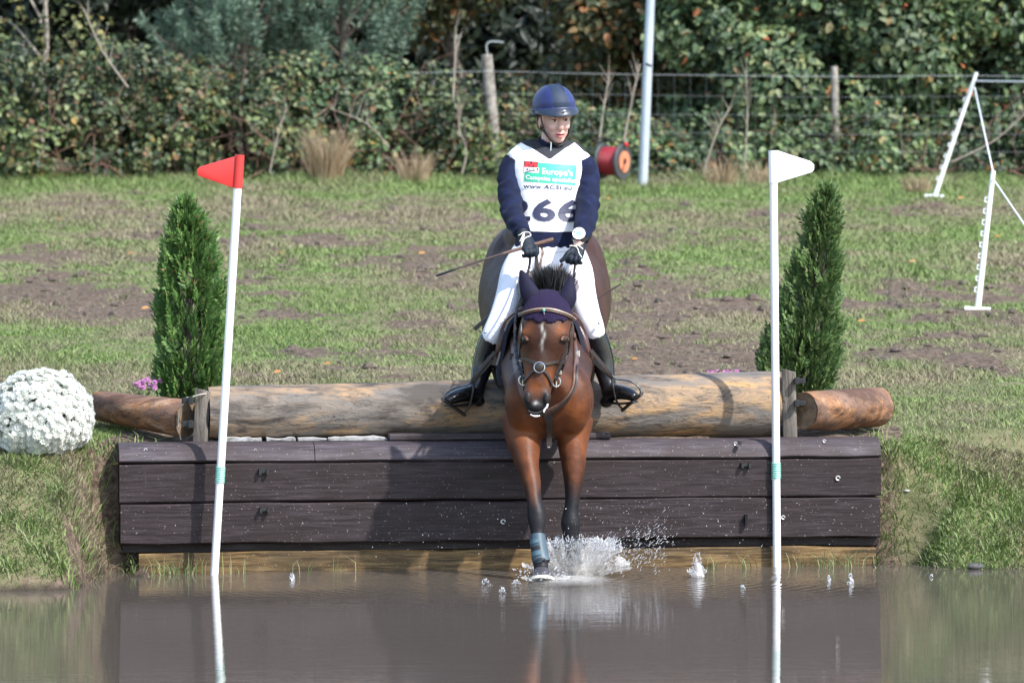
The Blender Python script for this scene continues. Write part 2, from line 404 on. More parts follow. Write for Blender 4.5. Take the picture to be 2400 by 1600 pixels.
# ================================================================ LOGS AND POSTS
def logmat(name, stops, gs=(1, 1, 1), bands=7):
    m, n, b = newmat(name)
    g1 = noisen(n, bands, 9, gs, .68, dist=.5); g2 = noisen(n, 5.0, 6, tuple(.35 if q < .5 else 1.3 for q in gs), .62); g3 = noisen(n, 48, 4, (.7, 1, 1), .65); g4 = noisen(n, 9, 4, tuple(.16 if q < .5 else 2.6 for q in gs), .5, dist=.3)
    c = ramp(n, g1, [(.36, stops[0]), (.44, stops[1]), (.52, stops[2]), (.62, stops[3])])
    c = mixc(n, ramp(n, g2, [(.46, (0, 0, 0)), (.55, (.85, .85, .85))]), c, stops[4])
    c = mixc(n, ramp(n, noisen(n, 3.1, 7, tuple(.5 if q < .5 else 1.5 for q in gs), .7), [(.53, (0, 0, 0)), (.62, (.8, .8, .8))]), c, tuple(x * 1.5 for x in stops[0]))
    c = mixc(n, ramp(n, g3, [(.64, (0, 0, 0)), (.69, (.8, .8, .8))]), c, (.035, .027, .022))
    c = mixc(n, ramp(n, g4, [(.485, (0, 0, 0)), (.5, (.85, .85, .85)), (.515, (0, 0, 0))]), c, (.05, .038, .03))
    n.links.new(c, b.inputs['Base Color']); b.inputs['Roughness'].default_value = .7; b.inputs['Specular IOR Level'].default_value = .35
    bumpn(n, b, g1, .9, .02); return m
m_log = logmat('weathered_log', [(.035, .028, .024), (.16, .12, .088), (.28, .19, .115), (.39, .235, .105), (.145, .132, .12)], (.38, 1.7, 1.7))
m_log2 = logmat('fresh_log', [(.035, .016, .009), (.145, .065, .028), (.27, .13, .057), (.36, .235, .155), (.15, .085, .06)], (.3, 1.5, 1.5), 6)
m_end = pmat('log_end', (.22, .145, .085), (.11, .075, .048), 30, .8, .5, 80)
m_post = logmat('grey_post', [(.05, .042, .036), (.13, .11, .09), (.19, .165, .14), (.24, .21, .175), (.12, .105, .09)], (1.6, 1.6, .2), 9)
def log(name, label, a, b_, ra, rb, mat, seed, grp=None, knots=3):
    o = empty(name, a, label, 'log', grp); ax = (b_ - a); L = ax.length; N = max(8, int(L / .05)); t = ax.normalized()
    sd_ = t.cross(Vector((0, 0, 1))).normalized(); up = sd_.cross(t); n_ = 36; rings = []; rr = random.Random(seed)
    kn = [(rr.uniform(.1, .9), rr.uniform(0, 6.28), rr.uniform(.02, .04)) for _ in range(knots)]
    for i in range(N + 1):
        f = i / N; r0 = ra + (rb - ra) * f; ring = []
        if i in (0, N): r0 *= .965
        for j in range(n_):
            th = 2 * math.pi * j / n_
            rr_ = r0 * (1 + .06 * (vnoise(f * L * 2.2, math.cos(th) * 1.5 + 5, seed) - .5) + .05 * (vnoise(math.cos(th) * 4 + seed, math.sin(th) * 4 + f * L * .7, seed + 3) - .5) + .018 * (vnoise(f * L * 14, th * 5, seed + 7) - .5))
            for (kf, kt, kw) in kn:
                d = math.hypot((f - kf) * L, ((th - kt + math.pi) % (2 * math.pi) - math.pi) * r0); rr_ += .010 * math.exp(-(d / kw) ** 2)
            ring.append(a + t * (L * f) + sd_ * (math.cos(th) * rr_) + up * (math.sin(th) * rr_))
        rings.append(ring)
    body = MB(); body.loft(rings); bo = body.build('trunk', mat, o)
    for q, sgn, rg in ((a, -1, rings[0]), (b_, 1, rings[-1])):
        e = MB(); cc = q + t * (sgn * .003); R_ = []
        for k in (1, .8, .6, .4, .2, .05): R_.append([cc + (p - q) * k * .985 + t * sgn * (.002 * (1 - k) + (.003 if int(k * 5) % 2 else 0)) for p in rg])
        V = [p for r_ in R_ for p in r_]; F_ = []
        for i in range(len(R_) - 1):
            for j in range(n_): F_.append((i * n_ + j, i * n_ + (j + 1) % n_, (i + 1) * n_ + (j + 1) % n_, (i + 1) * n_ + j))
        F_.append(tuple((len(R_) - 1) * n_ + j for j in range(n_))); e.add(V, F_); e.build('cut_end', m_end, o)
    return o
lg = log('jump_log', 'long peeled pine log lying behind the wall as jump', P(487, 967, -.02), P(1842, 947, .45), .134, .168, m_log, 3, None, 6)
log('side_log', 'short reddish brown log by the white chrysanthemum', P(228, 950, .32), P(437, 981, -.02), .075, .100, m_log2, 11, 'short side logs')
log('side_log', 'short pale brown log right of the right hand post', P(1884, 962, .30), P(2060, 953, .72), .099, .105, m_log2, 17, 'short side logs')
def post(label, px0, px1, pyt, pyb, Y, lean, seed):
    o = empty('wooden_post', P((px0 + px1) / 2, pyb, Y), label, 'post', 'posts holding the long log'); k = s_at(Y); w_ = (px1 - px0) / k / 2; rings = []
    for i in range(9):
        f = i / 8; c = P((px0 + px1) / 2 + lean * f, pyb + (pyt - pyb) * f, Y)
        rings.append([c + Vector((dx * w_ * (1 + .12 * (vnoise(f * 3, dx, seed) - .5)), dy * w_ * .9, (.018 if (i == 8 and dx < 0) else 0) * 1)) for dx, dy in ((-1, -.7), (-.6, -1), (.6, -1), (1, -.6), (1, 1), (-1, 1))])
    MB().loft(rings).build('stake', m_post, o); return o
post('short grey stake between the reddish short log and the long log', 452, 487, 918, 1045, -.10, 6, 2)
post('split grey stake at the right end of the long log', 1836, 1868, 872, 1030, .30, -4, 5)
m_rope = pmat('rope', (.55, .5, .42), (.4, .36, .3), 60, .9)
rp = tag(MB().tube([P(*q) for q in [(424, 1030, -.10), (418, 1000, -.13), (420, 965, -.14), (432, 935, -.14), (450, 930, -.15), (470, 924, -.16), (484, 922, -.13)]], [.003] * 7, 6, sub=4).build('rope', m_rope), 'thin pale rope looped round the reddish log and stake', 'rope')
for py in (938, 993): tag(MB().box((-.03, -.02, -.014), (.03, .02, .014), Matrix.Translation(P(440, py, -.17))).box((-.008, -.03, -.02), (.014, .0, .02), Matrix.Translation(P(446, py, -.19))).build('iron_bracket', m_black, None, False, .003), ('upper' if py < 960 else 'lower') + ' black iron bracket on the end of the reddish log', 'bracket', 'iron brackets on the short logs')
for py in (892, 944): tag(MB().box((-.03, -.02, -.013), (.03, .02, .013), Matrix.Translation(P(1874, py, .27))).box((-.008, -.03, -.018), (.014, .0, .018), Matrix.Translation(P(1866, py, .255))).build('iron_bracket', m_black, None, False, .003), ('upper' if py < 920 else 'lower') + ' black iron bracket beside the split right stake', 'bracket', 'iron brackets on the short logs')

# ================================================================ FLAG POLES
m_pole = pmat('white_pvc', (.80, .80, .80), (.74, .74, .73), 6, .3)
m_red = pmat('red_plastic', (.62, .035, .03), (.55, .03, .028), 8, .4)
m_flagw = pmat('white_flag', (.80, .80, .79), (.76, .76, .76), 8, .4)
m_green = pmat('collar_green', (.09, .42, .32), rough=.4)
def flagpole(label, bpx, tpx, Y, flag, fm, slit):
    o = empty('flag_pole', P(bpx[0], bpx[1] + 40, Y), label, 'flag pole', 'flags marking the water jump'); k = s_at(Y)
    A = P(bpx[0], bpx[1], Y); B = P(tpx[0], tpx[1], Y); A = A + (A - B) * .06; mb = MB(); mb.tube([A, A.lerp(B, .5), B], [.0205] * 3, 18); mb.build('pole', m_pole, o)
    mb = MB(); mb.prism([P(x, y, Y - .008) for x, y in flag], (0, .016, 0)); f = mb.build('flag', fm, o, True, .003)
    mb = MB(); mb.tube([P(slit[0], slit[1], Y), P(slit[2], slit[3], Y)], [.0238, .0238], 16); mb.build('sleeve', fm, f)
    d = B - A; c0 = A + d * ((A.z - P(0, 1132 if bpx[0] < 1000 else 1122, Y).z) / (A.z - B.z)); un = d.normalized()
    mb = MB(); mb.tube([c0, c0 + un * .082], [.0225] * 2, 14); col_ = mb.build('collar', m_pole, o)
    mb = MB(); sd_ = un.cross(Vector((0, 1, 0))).normalized(); up = sd_.cross(un)
    mb.tube([c0 + un * (.082 * i / 108) + (sd_ * math.cos(i * math.pi / 6) + up * math.sin(i * math.pi / 6)) * .0235 for i in range(109)], [.0027] * 109, 5); mb.build('green_coil', m_green, col_)
    return o
flagpole('leaning white pole with red flag standing left of the horse', (502, 1348), (557, 438), -.43, [(567, 363), (552, 366), (468, 391), (462, 397), (462, 409), (467, 413), (548, 441), (566, 441)], m_red, (557, 441, 562, 363))
flagpole('upright white pole with white flag standing right of the horse', (1821, 1328), (1813, 425), .04, [(1807, 353), (1822, 353), (1900, 378), (1908, 386), (1908, 398), (1903, 404), (1824, 428), (1809, 428)], m_flagw, (1813, 429, 1812, 353))

# ================================================================ THINGS AT THE HEDGE: galvanised pole, reel, fences
m_galv = pmat('galvanised', (.46, .52, .57), (.38, .44, .50), 5, .42, metal=.35)
g = G(1505, 420); A = P(1505, 428, 21); B = P(1527, -60, 21); A.z = float(gz(A.x, 21)) - .1
go = empty('metal_pole', A, 'tall pale blue grey galvanised pole beside the cable reel', 'pole')
MB().tube([A, A.lerp(B, .5), B + (B - A) * .35], [.047, .044, .038], 14).build('shaft', m_galv, go)
MB().tube([P(1514, 150, 20.93), P(1526, 155, 20.9)], [.012, .012], 8).build('bolt', m_black, go)
m_rcab = pmat('red_cable', (.36, .016, .03), (.24, .012, .02), 30, .4, .8, 90, stretch=(8, 1, 1))
m_flange = pmat('dark_flange', (.03, .034, .038), (.05, .053, .056), 12, .55); m_orange = pmat('orange_hub', (.58, .21, .11), (.5, .17, .09), 12, .5)
rc = G(1437, 418); Yr = 20.6; cc = P(1436, 378, Yr)
reel = empty('cable_reel', P(1436, 418, Yr), 'black cable reel wound with red cable on grass before the hedge', 'cable reel')
ax = Vector((.87, -.48, -.05)).normalized(); k = s_at(Yr)
MB().tube([cc - ax * .085, cc - ax * .03, cc + ax * .03, cc + ax * .085], [.128, .132, .130, .127], 28, sub=3).build('red_cable_winding', m_rcab, reel)
for sg in (-1, 1):
    f = MB().tube([cc + ax * sg * .088, cc + ax * sg * .094, cc + ax * sg * .108, cc + ax * sg * .114], [.160, .166, .166, .160], 32).build('flange', m_flange, reel)
    ring = []; 
    sd_ = ax.cross(Vector((0, 0, 1))).normalized(); up = sd_.cross(ax); V = []; F_ = []; q = cc + ax * sg * .116
    nn = 30
    for i in range(nn + 1):
        th = -.9 + (2 * math.pi - .42) * i / nn; d = sd_ * math.cos(th) + up * math.sin(th)
        V += [q + d * .034, q + d * .098, q + d * .098 + ax * sg * .01, q + d * .034 + ax * sg * .01]
    for i in range(nn):
        for j in range(4): F_.append((i * 4 + j, i * 4 + (j + 1) % 4, i * 4 + 4 + (j + 1) % 4, i * 4 + 4 + j))
    mb = MB(); mb.add(V, F_); mb.build('hub', m_orange, f, False)
    MB().tube([cc + ax * sg * .105, cc + ax * sg * .119], [.033, .033], 14).build('axle_hole', pmat('hub_hole', (.03, .006, .005), rough=.8), f)
H0 = cc - ax * .13; H1 = cc + ax * .13
MB().tube([H0, H0 + Vector((-.02, .02, .17)), H0 + Vector((0, .02, .2)), H0.lerp(H1, .5) + Vector((0, .02, .195)), H1 + Vector((0, 0, .17))], [.009] * 5, 8, sub=4).build('handle', m_black, reel)
MB().tube([H1 + Vector((0, 0, .17)), H1 + Vector((.02, -.02, .15))], [.016, .016], 8).build('grip', m_red, reel)

m_conc = pmat('old_post', (.30, .27, .235), (.11, .10, .085), 14, .85, .5, 40)
m_wire = pmat('wire', (.30, .32, .33), rough=.5, metal=.3)
FY = 21.95
fence = empty('wire_fence', P(1500, 420, FY), 'sagging wire mesh fence with pale posts before the trees', 'fence')
for (x0, y0, x1, y1, r) in [(1140, 128, 1172, 420, .055), (1955, 156, 1963, 420, .036), (2560, 150, 2570, 420, .045)]:
    fy_ = FY + (.55 if x0 > 1500 else 0); A = P(x0, y0, fy_); B = P(x1, y1, fy_); B.z = 1.5
    MB().tube([A, A.lerp(B, .06), A.lerp(B, .5), B], [r * .9, r, r * 1.05, r * .95], 9, sub=3).build('post', m_conc, fence)
for (ys, r) in [([172, 168, 174, 177, 180, 178, 182], .0026), ([222, 220, 222, 226, 228, 226, 228], .001), ([268, 266, 268, 270, 272, 272, 272], .001), ([312, 310, 312, 312, 316, 314, 316], .001), ([352, 352, 354, 354, 356, 356, 356], .001)]:
    xs = [960, 1160, 1420, 1700, 1960, 2250, 2600]
    MB().tube([P(x, y, FY - .06) for x, y in zip(xs, ys)], [r] * 7, 5, sub=5).build('wire', m_wire, fence)
for x in range(1200, 2600, 38):
    MB().tube([P(x, 174, FY - .058), P(x + random.uniform(-3, 3), 290, FY - .058), P(x + random.uniform(-4, 4), 400, FY - .058)], [.0006] * 3, 4).build('stay_wire', m_wire, fence)
MB().tube([P(1143, 128, FY), P(1140, 108, FY), P(1150, 98, FY), P(1180, 100, FY)], [.008] * 4, 6, sub=3).build('bent_wire', m_wire, fence)

def tread_post(label, bx, by, tx, ty, hooks):
    g = G(bx, by); Y = g.y; o = empty('tread_in_post', g, label, 'fence post', 'white plastic tread-in fence posts'); B = P(tx, ty, Y); d = B - g; un = d.normalized()
    sd_ = un.cross(Vector((0, 1, 0))).normalized()
    r0, r1 = .021, .016
    MB().tube([g - un * .05, g.lerp(B, .5), B], [(r0, r0), (.018, .018), (r1, r1)], 8).build('shaft', m_pole, o)
    MB().tube([g + Vector((-.085, 0, .015)), g + Vector((.085, -.02, .008))], [(.012, .014)] * 2, 8).build('foot_bar', m_pole, o)
    for i in range(hooks):
        q = g + d * (.13 + .72 * i / hooks); MB().tube([q + sd_ * .015, q + sd_ * .034 + un * .004, q + sd_ * .034 + un * .03, q + sd_ * .018 + un * .032], [.0055] * 4, 6).build('hook', m_pole, o)
    return Y
Y1 = tread_post('white plastic tread-in post leaning by the hedge at right', 2190, 463, 2289, 170, 8)
Y2 = tread_post('white plastic tread-in post standing in the grass at right', 2291, 728, 2328, 400, 9)
m_cord = pmat('white_cord', (.72, .72, .72), rough=.6)
def cord(label, pts, r=.0045): tag(MB().tube([P(*q) for q in pts], [r] * len(pts), 6).build('fence_cord', m_cord), label, 'cord', 'white fence cords')
cord('white cord stretched right from the far tread-in post', [(2286, 190, Y1 - .02), (2420, 192, Y1 - 1), (2700, 196, Y1 - 3)], .008)
cord('white cord sloping between the two tread-in posts', [(2284, 205, Y1 - .05), (2327, 402, Y2 - .02)], .006)
cord('white cord dropping right from the near tread-in post', [(2328, 420, Y2 - .02), (2402, 528, Y2 - 1.5), (2480, 640, Y2 - 3)], .006)
# ================================================================ VEGETATION
def unit(a): return a / np.maximum(np.linalg.norm(a, axis=-1, keepdims=True), 1e-9)
def leaf_geo(pos, t, nrm, L, Wd, fold=.22):
    """folded leaves, two triangles each"""
    t = unit(t); s = unit(np.cross(nrm, t)); n_ = np.cross(t, s); L = L[:, None]; Wd = Wd[:, None]
    a = pos; b_ = pos + t * L * .48 + s * Wd * .5 + n_ * Wd * fold; c = pos + t * L; d = pos + t * L * .48 - s * Wd * .5 + n_ * Wd * fold
    V = np.stack([a, b_, c, d], 1).reshape(-1, 3); k = np.arange(len(pos))[:, None] * 4
    F_ = np.concatenate([k + [0, 1, 2], k + [0, 2, 3]], 1).reshape(-1, 3); return V, F_
def hexleaf_geo(pos, t, nrm, L, Wd, fold=.18):
    """broad leaves, four triangles each"""
    t = unit(t); s = unit(np.cross(nrm, t)); n_ = np.cross(t, s); L = L[:, None]; Wd = Wd[:, None]
    q = [pos, pos + t * L * .3 + s * Wd * .5 + n_ * Wd * fold, pos + t * L * .7 + s * Wd * .4 + n_ * Wd * fold, pos + t * L - n_ * L * .08, pos + t * L * .7 - s * Wd * .4 + n_ * Wd * fold, pos + t * L * .3 - s * Wd * .5 + n_ * Wd * fold]
    V = np.stack(q, 1).reshape(-1, 3); k = np.arange(len(pos))[:, None] * 6
    return V, np.concatenate([k + [0, 1, 2], k + [0, 2, 3], k + [0, 3, 4], k + [0, 4, 5]], 1).reshape(-1, 3)
def shell(clumps, dens, jit=(.5, 1.06), front=True, gap=0.0, seed=0):
    """points scattered through ellipsoid clumps, mostly near their skin"""
    PP, NN = [], []
    for (c, r) in clumps:
        r = np.array(r, float); n_ = int(dens * (r[0] * r[1] + r[0] * r[2] + r[1] * r[2]) * 4)
        d = unit(rng.normal(size=(n_, 3)))
        if front: d = d[(d[:, 1] < .35) | (rng.random(len(d)) < .3)]
        k = jit[0] + (jit[1] - jit[0]) * rng.random(len(d)) ** .55
        p = np.array(c) + d * r * k[:, None]
        if gap:
            nn = fbm(p[:, 0] * 4.2 + p[:, 1] * 2.3, p[:, 2] * 4.2 - p[:, 1] * 1.7, 77 + seed, 3); keep = nn > gap; p, d = p[keep], d[keep]
        PP.append(p); NN.append(d / r * r.mean())
    return np.concatenate(PP), unit(np.concatenate(NN))
def foliage(name, clumps, dens, L, asp, mat, parent, seed=0, gap=0.0, up=.5, droop=.3, jit=(.5, 1.06), front=True, hexa=True):
    p, d = shell(clumps, dens, jit, front, gap, seed); n_ = len(p)
    nr = unit(d + np.array([0, -.25, up]) + rng.normal(size=(n_, 3)) * .55)
    t = rng.normal(size=(n_, 3)) + d * .5 + np.array([0, 0, -droop]); t = t - nr * (t * nr).sum(1)[:, None]
    l = L * (.55 + .9 * rng.random(n_)); V, F_ = (hexleaf_geo if hexa else leaf_geo)(p, t, nr, l, l * asp)
    o = link(name, npmesh(V, F_), mat, parent); return tag(o, kind='stuff')
def twigs(name, pairs, r0, mat, parent, wob=.12, seed=0):
    mb = MB(); rr = random.Random(seed)
    for a, b_ in pairs:
        a = Vector(a); b_ = Vector(b_); L = (b_ - a).length
        pts = [a.lerp(b_, f) + Vector([rr.uniform(-1, 1) * L * wob * math.sin(math.pi * f) for _ in range(3)]) for f in (0, .25, .5, .75, 1)]
        mb.tube(pts, [r0, r0 * .85, r0 * .7, r0 * .5, r0 * .2], 5)
    return mb.build(name, mat, parent)
m_bark = pmat('bark', (.07, .052, .04), (.13, .105, .085), 10, .9, .8, 30, stretch=(1, 1, .25))
m_cane = pmat('bramble_cane', (.09, .04, .03), (.17, .10, .07), 14, .7)
m_pale = pmat('dead_stem', (.33, .285, .235), (.2, .165, .13), 14, .85)
G1, G2, G3 = (.028, .055, .02), (.055, .10, .032), (.095, .15, .05)
m_bram = leafmat('bramble_leaf', [(0, (.020, .032, .015)), (.25, (.042, .066, .028)), (.48, (.075, .108, .043)), (.68, (.12, .155, .062)), (.80, (.20, .225, .095)), (.89, (.17, .14, .06)), (.96, (.12, .075, .04)), (.985, (.16, .08, .04)), (.996, (.3, .2, .05)), (1, (.28, .09, .05))], .3, vary=1.3)
m_bram2 = leafmat('bramble_leaf_green', [(0, (.03, .05, .028)), (.3, (.06, .10, .048)), (.6, (.105, .16, .07)), (.85, (.17, .22, .10)), (.95, (.22, .2, .10)), (.985, (.25, .12, .05)), (1, (.34, .22, .05))], .3, vary=1.3)
m_oak = leafmat('oak_leaf', [(0, (.035, .06, .03)), (.35, (.07, .115, .055)), (.7, (.13, .18, .085)), (.92, (.21, .235, .11)), (.97, (.22, .17, .07)), (.99, (.34, .12, .05)), (1, (.42, .12, .06))], .3, vary=1.3)
m_pine = leafmat('pine_needle', [(0, (.07, .12, .085)), (.5, (.12, .19, .135)), (1, (.2, .28, .195))], .2)
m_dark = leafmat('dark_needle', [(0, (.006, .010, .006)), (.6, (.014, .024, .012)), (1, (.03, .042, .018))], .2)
m_sap = leafmat('sapling_leaf', [(0, (.06, .08, .03)), (.5, (.12, .14, .05)), (.85, (.2, .19, .06)), (1, (.3, .2, .05))], .35)
m_mix = leafmat('autumn_leaf', [(0, (.035, .045, .02)), (.4, (.07, .085, .035)), (.7, (.12, .11, .045)), (.88, (.18, .11, .04)), (1, (.30, .12, .04))], .3)
def gb(X, Y): return float(gz(X, Y))
def lumps(px0, px1, pyt, Y, n_, rx=(.35, .6), rows=3, seed=0):
    """clumps that fill a band of the hedge from the ground up to the skyline (pyt: list of (px, py))"""
    rr = random.Random(seed); out = []
    xs = [q[0] for q in pyt]; ys = [q[1] for q in pyt]
    for i in range(n_):
        px = px0 + (px1 - px0) * (i + rr.random()) / n_; top = np.interp(px, xs, ys); y_ = Y + rr.uniform(-.25, .5)
        X = (px - 1200) * (CAMD + y_) / FPX; zt = CAMH - (top - HOR) * (CAMD + y_) / FPX; zb = gb(X, y_)
        for k in range(rows):
            r = rr.uniform(*rx); f = (k + rr.random() * .8) / rows
            z = zb + .1 + (zt - zb - r * .75 - .1) * f
            out.append(((X + rr.uniform(-.25, .25), y_ + f * .55 - .15 + rr.uniform(-.1, .2), z), (r, r * .75, r * .8)))
    return out
def bramble(label, px0, px1, pyt, Y, n_, mat, dens=520, seed=0, gap=.41, L=.054, canes=34, rows=4):
    cl = lumps(px0, px1, pyt, Y, n_, (.26, .46), rows, seed); c0 = np.mean([c[0] for c in cl], 0)
    o = empty('bramble_bush', (c0[0], c0[1], gb(c0[0], c0[1])), label, 'bush', 'bramble bushes of the hedge')
    foliage('foliage', cl, dens, L, .78, mat, o, seed, gap)
    rr = random.Random(seed + 1); pr = []
    for i in range(canes):
        c, r = cl[rr.randrange(len(cl))]; a = (c[0] + rr.uniform(-.5, .5), c[1] - r[1] * .6, gb(c[0], c[1])); pr.append((a, (c[0] + rr.uniform(-.9, .9), c[1] - r[1] * .95 - rr.uniform(0, .12), c[2] + rr.uniform(-.4, .45))))
    twigs('canes', pr, .009, m_cane, o, .16, seed); return o
bramble('tall bramble bush at the left edge of the picture', -480, 180, [(-480, 50), (0, 45), (200, 75)], 21.3, 8, m_bram, seed=1)
bramble('bramble bush above the empty grass left of the red flag', 150, 470, [(150, 70), (300, 90), (480, 120)], 21.4, 6, m_bram, seed=2)
bramble('dense bramble bush directly behind the red flag', 430, 700, [(430, 105), (560, 100), (700, 110)], 21.6, 5, m_bram, seed=3, gap=.42)
bramble('bramble bush over bare canes left of the leaning fence post', 670, 960, [(670, 105), (800, 95), (960, 125)], 21.9, 5, m_bram2, seed=4, gap=.47, canes=70)
bramble('low bramble bush behind the rider and the leaning fence post', 930, 1230, [(930, 130), (1050, 140), (1230, 165)], 21.7, 5, m_bram, seed=5, gap=.44, canes=22)
bramble('green undergrowth bush behind the cable reel', 1220, 1560, [(1220, 215), (1400, 235), (1560, 240)], 22.3, 6, m_bram2, seed=6, gap=.43, rows=3)
bramble('green undergrowth bush behind the white flag', 1540, 1900, [(1540, 250), (1700, 240), (1900, 250)], 22.3, 6, m_bram2, seed=7, gap=.43, rows=3)
bramble('green undergrowth bush behind the right thuja', 1880, 2180, [(1880, 230), (2000, 225), (2180, 250)], 22.3, 5, m_bram2, seed=8, gap=.43, rows=3)
bramble('loose scrub bush at the right edge behind the tread-in posts', 2150, 2900, [(2150, 250), (2400, 230), (2900, 230)], 22.4, 9, m_bram2, dens=400, seed=9, gap=.45, rows=3)

def tree(name, label, cat, X, Y, pyt, pyb, halfw, n_, mat, dens, L, asp=.7, r=(.4, .7), trunk=.09, seed=0, gap=.38, grp='trees behind the fence', hexa=True, up=.4, tops=None, tm=None):
    rr = random.Random(seed); zb = gb(X, Y); o = empty(name, (X, Y, zb), label, cat, grp); k = (CAMD + Y) / FPX
    zt = CAMH - (pyt - HOR) * k; z0 = CAMH - (pyb - HOR) * k; cl = []
    for i in range(n_):
        f = rr.random(); wv = halfw * (1 if tops is None else (1 - f) ** .8 + .12)
        q = rr.uniform(*r); cl.append(((X + rr.uniform(-1, 1) * wv, Y + rr.uniform(-.7, .7) * min(halfw, 1.1), z0 + (zt - z0) * f), (q, q, q * .8)))
    foliage('crown', cl, dens, L, asp, mat, o, seed, gap, up, hexa=hexa)
    mb = MB(); top = Vector((X, Y, zt)); b0 = Vector((X, Y, zb - .1))
    mb.tube([b0, b0.lerp(top, .3) + Vector((rr.uniform(-.1, .1), 0, 0)), b0.lerp(top, .65) + Vector((rr.uniform(-.15, .15), 0, 0)), top], [trunk * 1.2, trunk, trunk * .7, trunk * .2], 9, sub=3)
    for c, q in cl[::2]:
        f = max(.1, min(.85, (c[2] - zb) / (zt - zb) - .18)); a = b0.lerp(top, f); c = Vector(c); mid = a.lerp(c, .5) + Vector((0, 0, .08))
        mb.tube([a, mid, c], [trunk * .4, trunk * .25, trunk * .08], 6)
    mb.build('trunk', tm or m_bark, o); return o
tree('oak_tree', 'leafy green oak tree right behind the metal pole', 'tree', 2.9, 23.6, -170, 330, 1.15, 44, m_oak, 330, .085, .62, (.35, .6), .1, 21)
tree('oak_tree', 'leafy green oak tree above the white flag', 'tree', 4.7, 23.7, -170, 330, 1.2, 44, m_oak, 330, .085, .62, (.35, .6), .1, 22)
tree('oak_tree', 'oak tree with orange leaves left of the metal pole', 'tree', 1.1, 24.4, -170, 300, .75, 28, m_mix, 300, .08, .62, (.3, .5), .08, 23)
tree('red_leaf_shrub', 'loose twiggy shrub with a few red leaves at top right', 'shrub', 6.9, 24.0, -170, 330, 1.4, 42, leafmat('red_shrub_leaf', [(0, (.04, .06, .03)), (.5, (.085, .11, .055)), (.9, (.15, .16, .08)), (.95, (.2, .12, .07)), (1, (.5, .04, .05))], .3), 210, .07, .6, (.35, .6), .06, 24, .43)
tree('oak_tree', 'oak tree beyond the right edge of the picture', 'tree', 9.6, 24.8, -170, 240, 1.3, 26, m_oak, 240, .085, .62, (.4, .7), .1, 25)
tree('sapling', 'thin sapling with sparse leaves at the top left corner', 'tree', -4.55, 23.2, -120, 110, .55, 12, m_sap, 90, .06, .7, (.25, .4), .035, 26, .42, tm=m_pale)
tree('hedge_tree', 'small yellowing tree just left of the leaning fence post top', 'tree', -.6, 26.5, -170, 60, .7, 14, m_mix, 220, .075, .65, (.3, .5), .06, 29, .42)
# young pines: upright shoots clothed in needles
def pine(label, X, Y, pyt, pyb, halfw, shoots, seed):
    rr = np.random.default_rng(seed); zb = gb(X, Y); o = empty('young_pine', (X, Y, zb), label, 'tree', 'young pines behind the brambles'); k = (CAMD + Y) / FPX
    zt = CAMH - (pyt - HOR) * k; z0 = CAMH - (pyb - HOR) * k; PP, TT = [], []; pr = []
    for i in range(shoots):
        f = rr.random(); a = rr.uniform(0, 2 * math.pi); rad = halfw * (1 - f * .75) * rr.uniform(.4, 1)
        base = np.array([X + math.cos(a) * rad, Y + math.sin(a) * rad * .8, z0 + (zt - z0) * f]); d = unit(np.array([math.cos(a) * .55, math.sin(a) * .55, .9 + rr.uniform(-.2, .4)])); L = rr.uniform(.35, .7)
        q = rr.random(150) ** .8; pts = base + d * (q * L)[:, None]; td = unit(rr.normal(size=(150, 3)) + d * .9); PP.append(pts); TT.append(td); pr.append(((X, Y, base[2] - .3), tuple(base + d * L)))
    p = np.concatenate(PP); t = np.concatenate(TT); n_ = len(p); V, F_ = leaf_geo(p, t, rr.normal(size=(n_, 3)), .07 + .05 * rr.random(n_), np.full(n_, .014), .1)
    tag(link('needles', npmesh(V, F_), m_pine, o), kind='stuff'); twigs('branches', pr[::2], .014, m_bark, o, .08, seed)
    MB().tube([(X, Y, zb), (X + .04, Y, (zb + zt) / 2), (X, Y, zt)], [.06, .045, .01], 8, sub=3).build('trunk', m_bark, o)
pine('blue green young pine above the brambles left of centre', -2.75, 25.6, -150, 190, .85, 130, 31)
pine('second blue green young pine nearer the fence post', -1.75, 25.9, -130, 200, .75, 110, 32)
for i, (X, lab) in enumerate([(-8.6, 'dark conifer beyond the left edge'), (-6.4, 'dark conifer behind the tall bramble at far left'), (-4.2, 'dark conifer between the sapling and the young pines'), (-2.2, 'dark conifer behind the two young pines'), (-.2, 'dark conifer in the gap above the leaning fence post'), (1.6, 'dark conifer behind the orange oak'), (3.9, 'dark conifer behind the oaks by the metal pole'), (6.3, 'dark conifer behind the red leaved shrub'), (8.8, 'dark conifer beyond the right edge')]):
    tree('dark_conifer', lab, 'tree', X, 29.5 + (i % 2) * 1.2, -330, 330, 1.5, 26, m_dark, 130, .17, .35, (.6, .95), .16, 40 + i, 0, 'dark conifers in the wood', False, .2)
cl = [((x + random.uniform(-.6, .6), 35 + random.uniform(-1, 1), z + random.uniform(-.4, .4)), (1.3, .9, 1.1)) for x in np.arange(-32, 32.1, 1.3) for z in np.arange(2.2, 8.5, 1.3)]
tag(foliage('woodland', cl, 38, .30, .5, m_dark, None, 60, 0, .2, hexa=False), 'dark wood closing the view behind the trees', 'woodland')

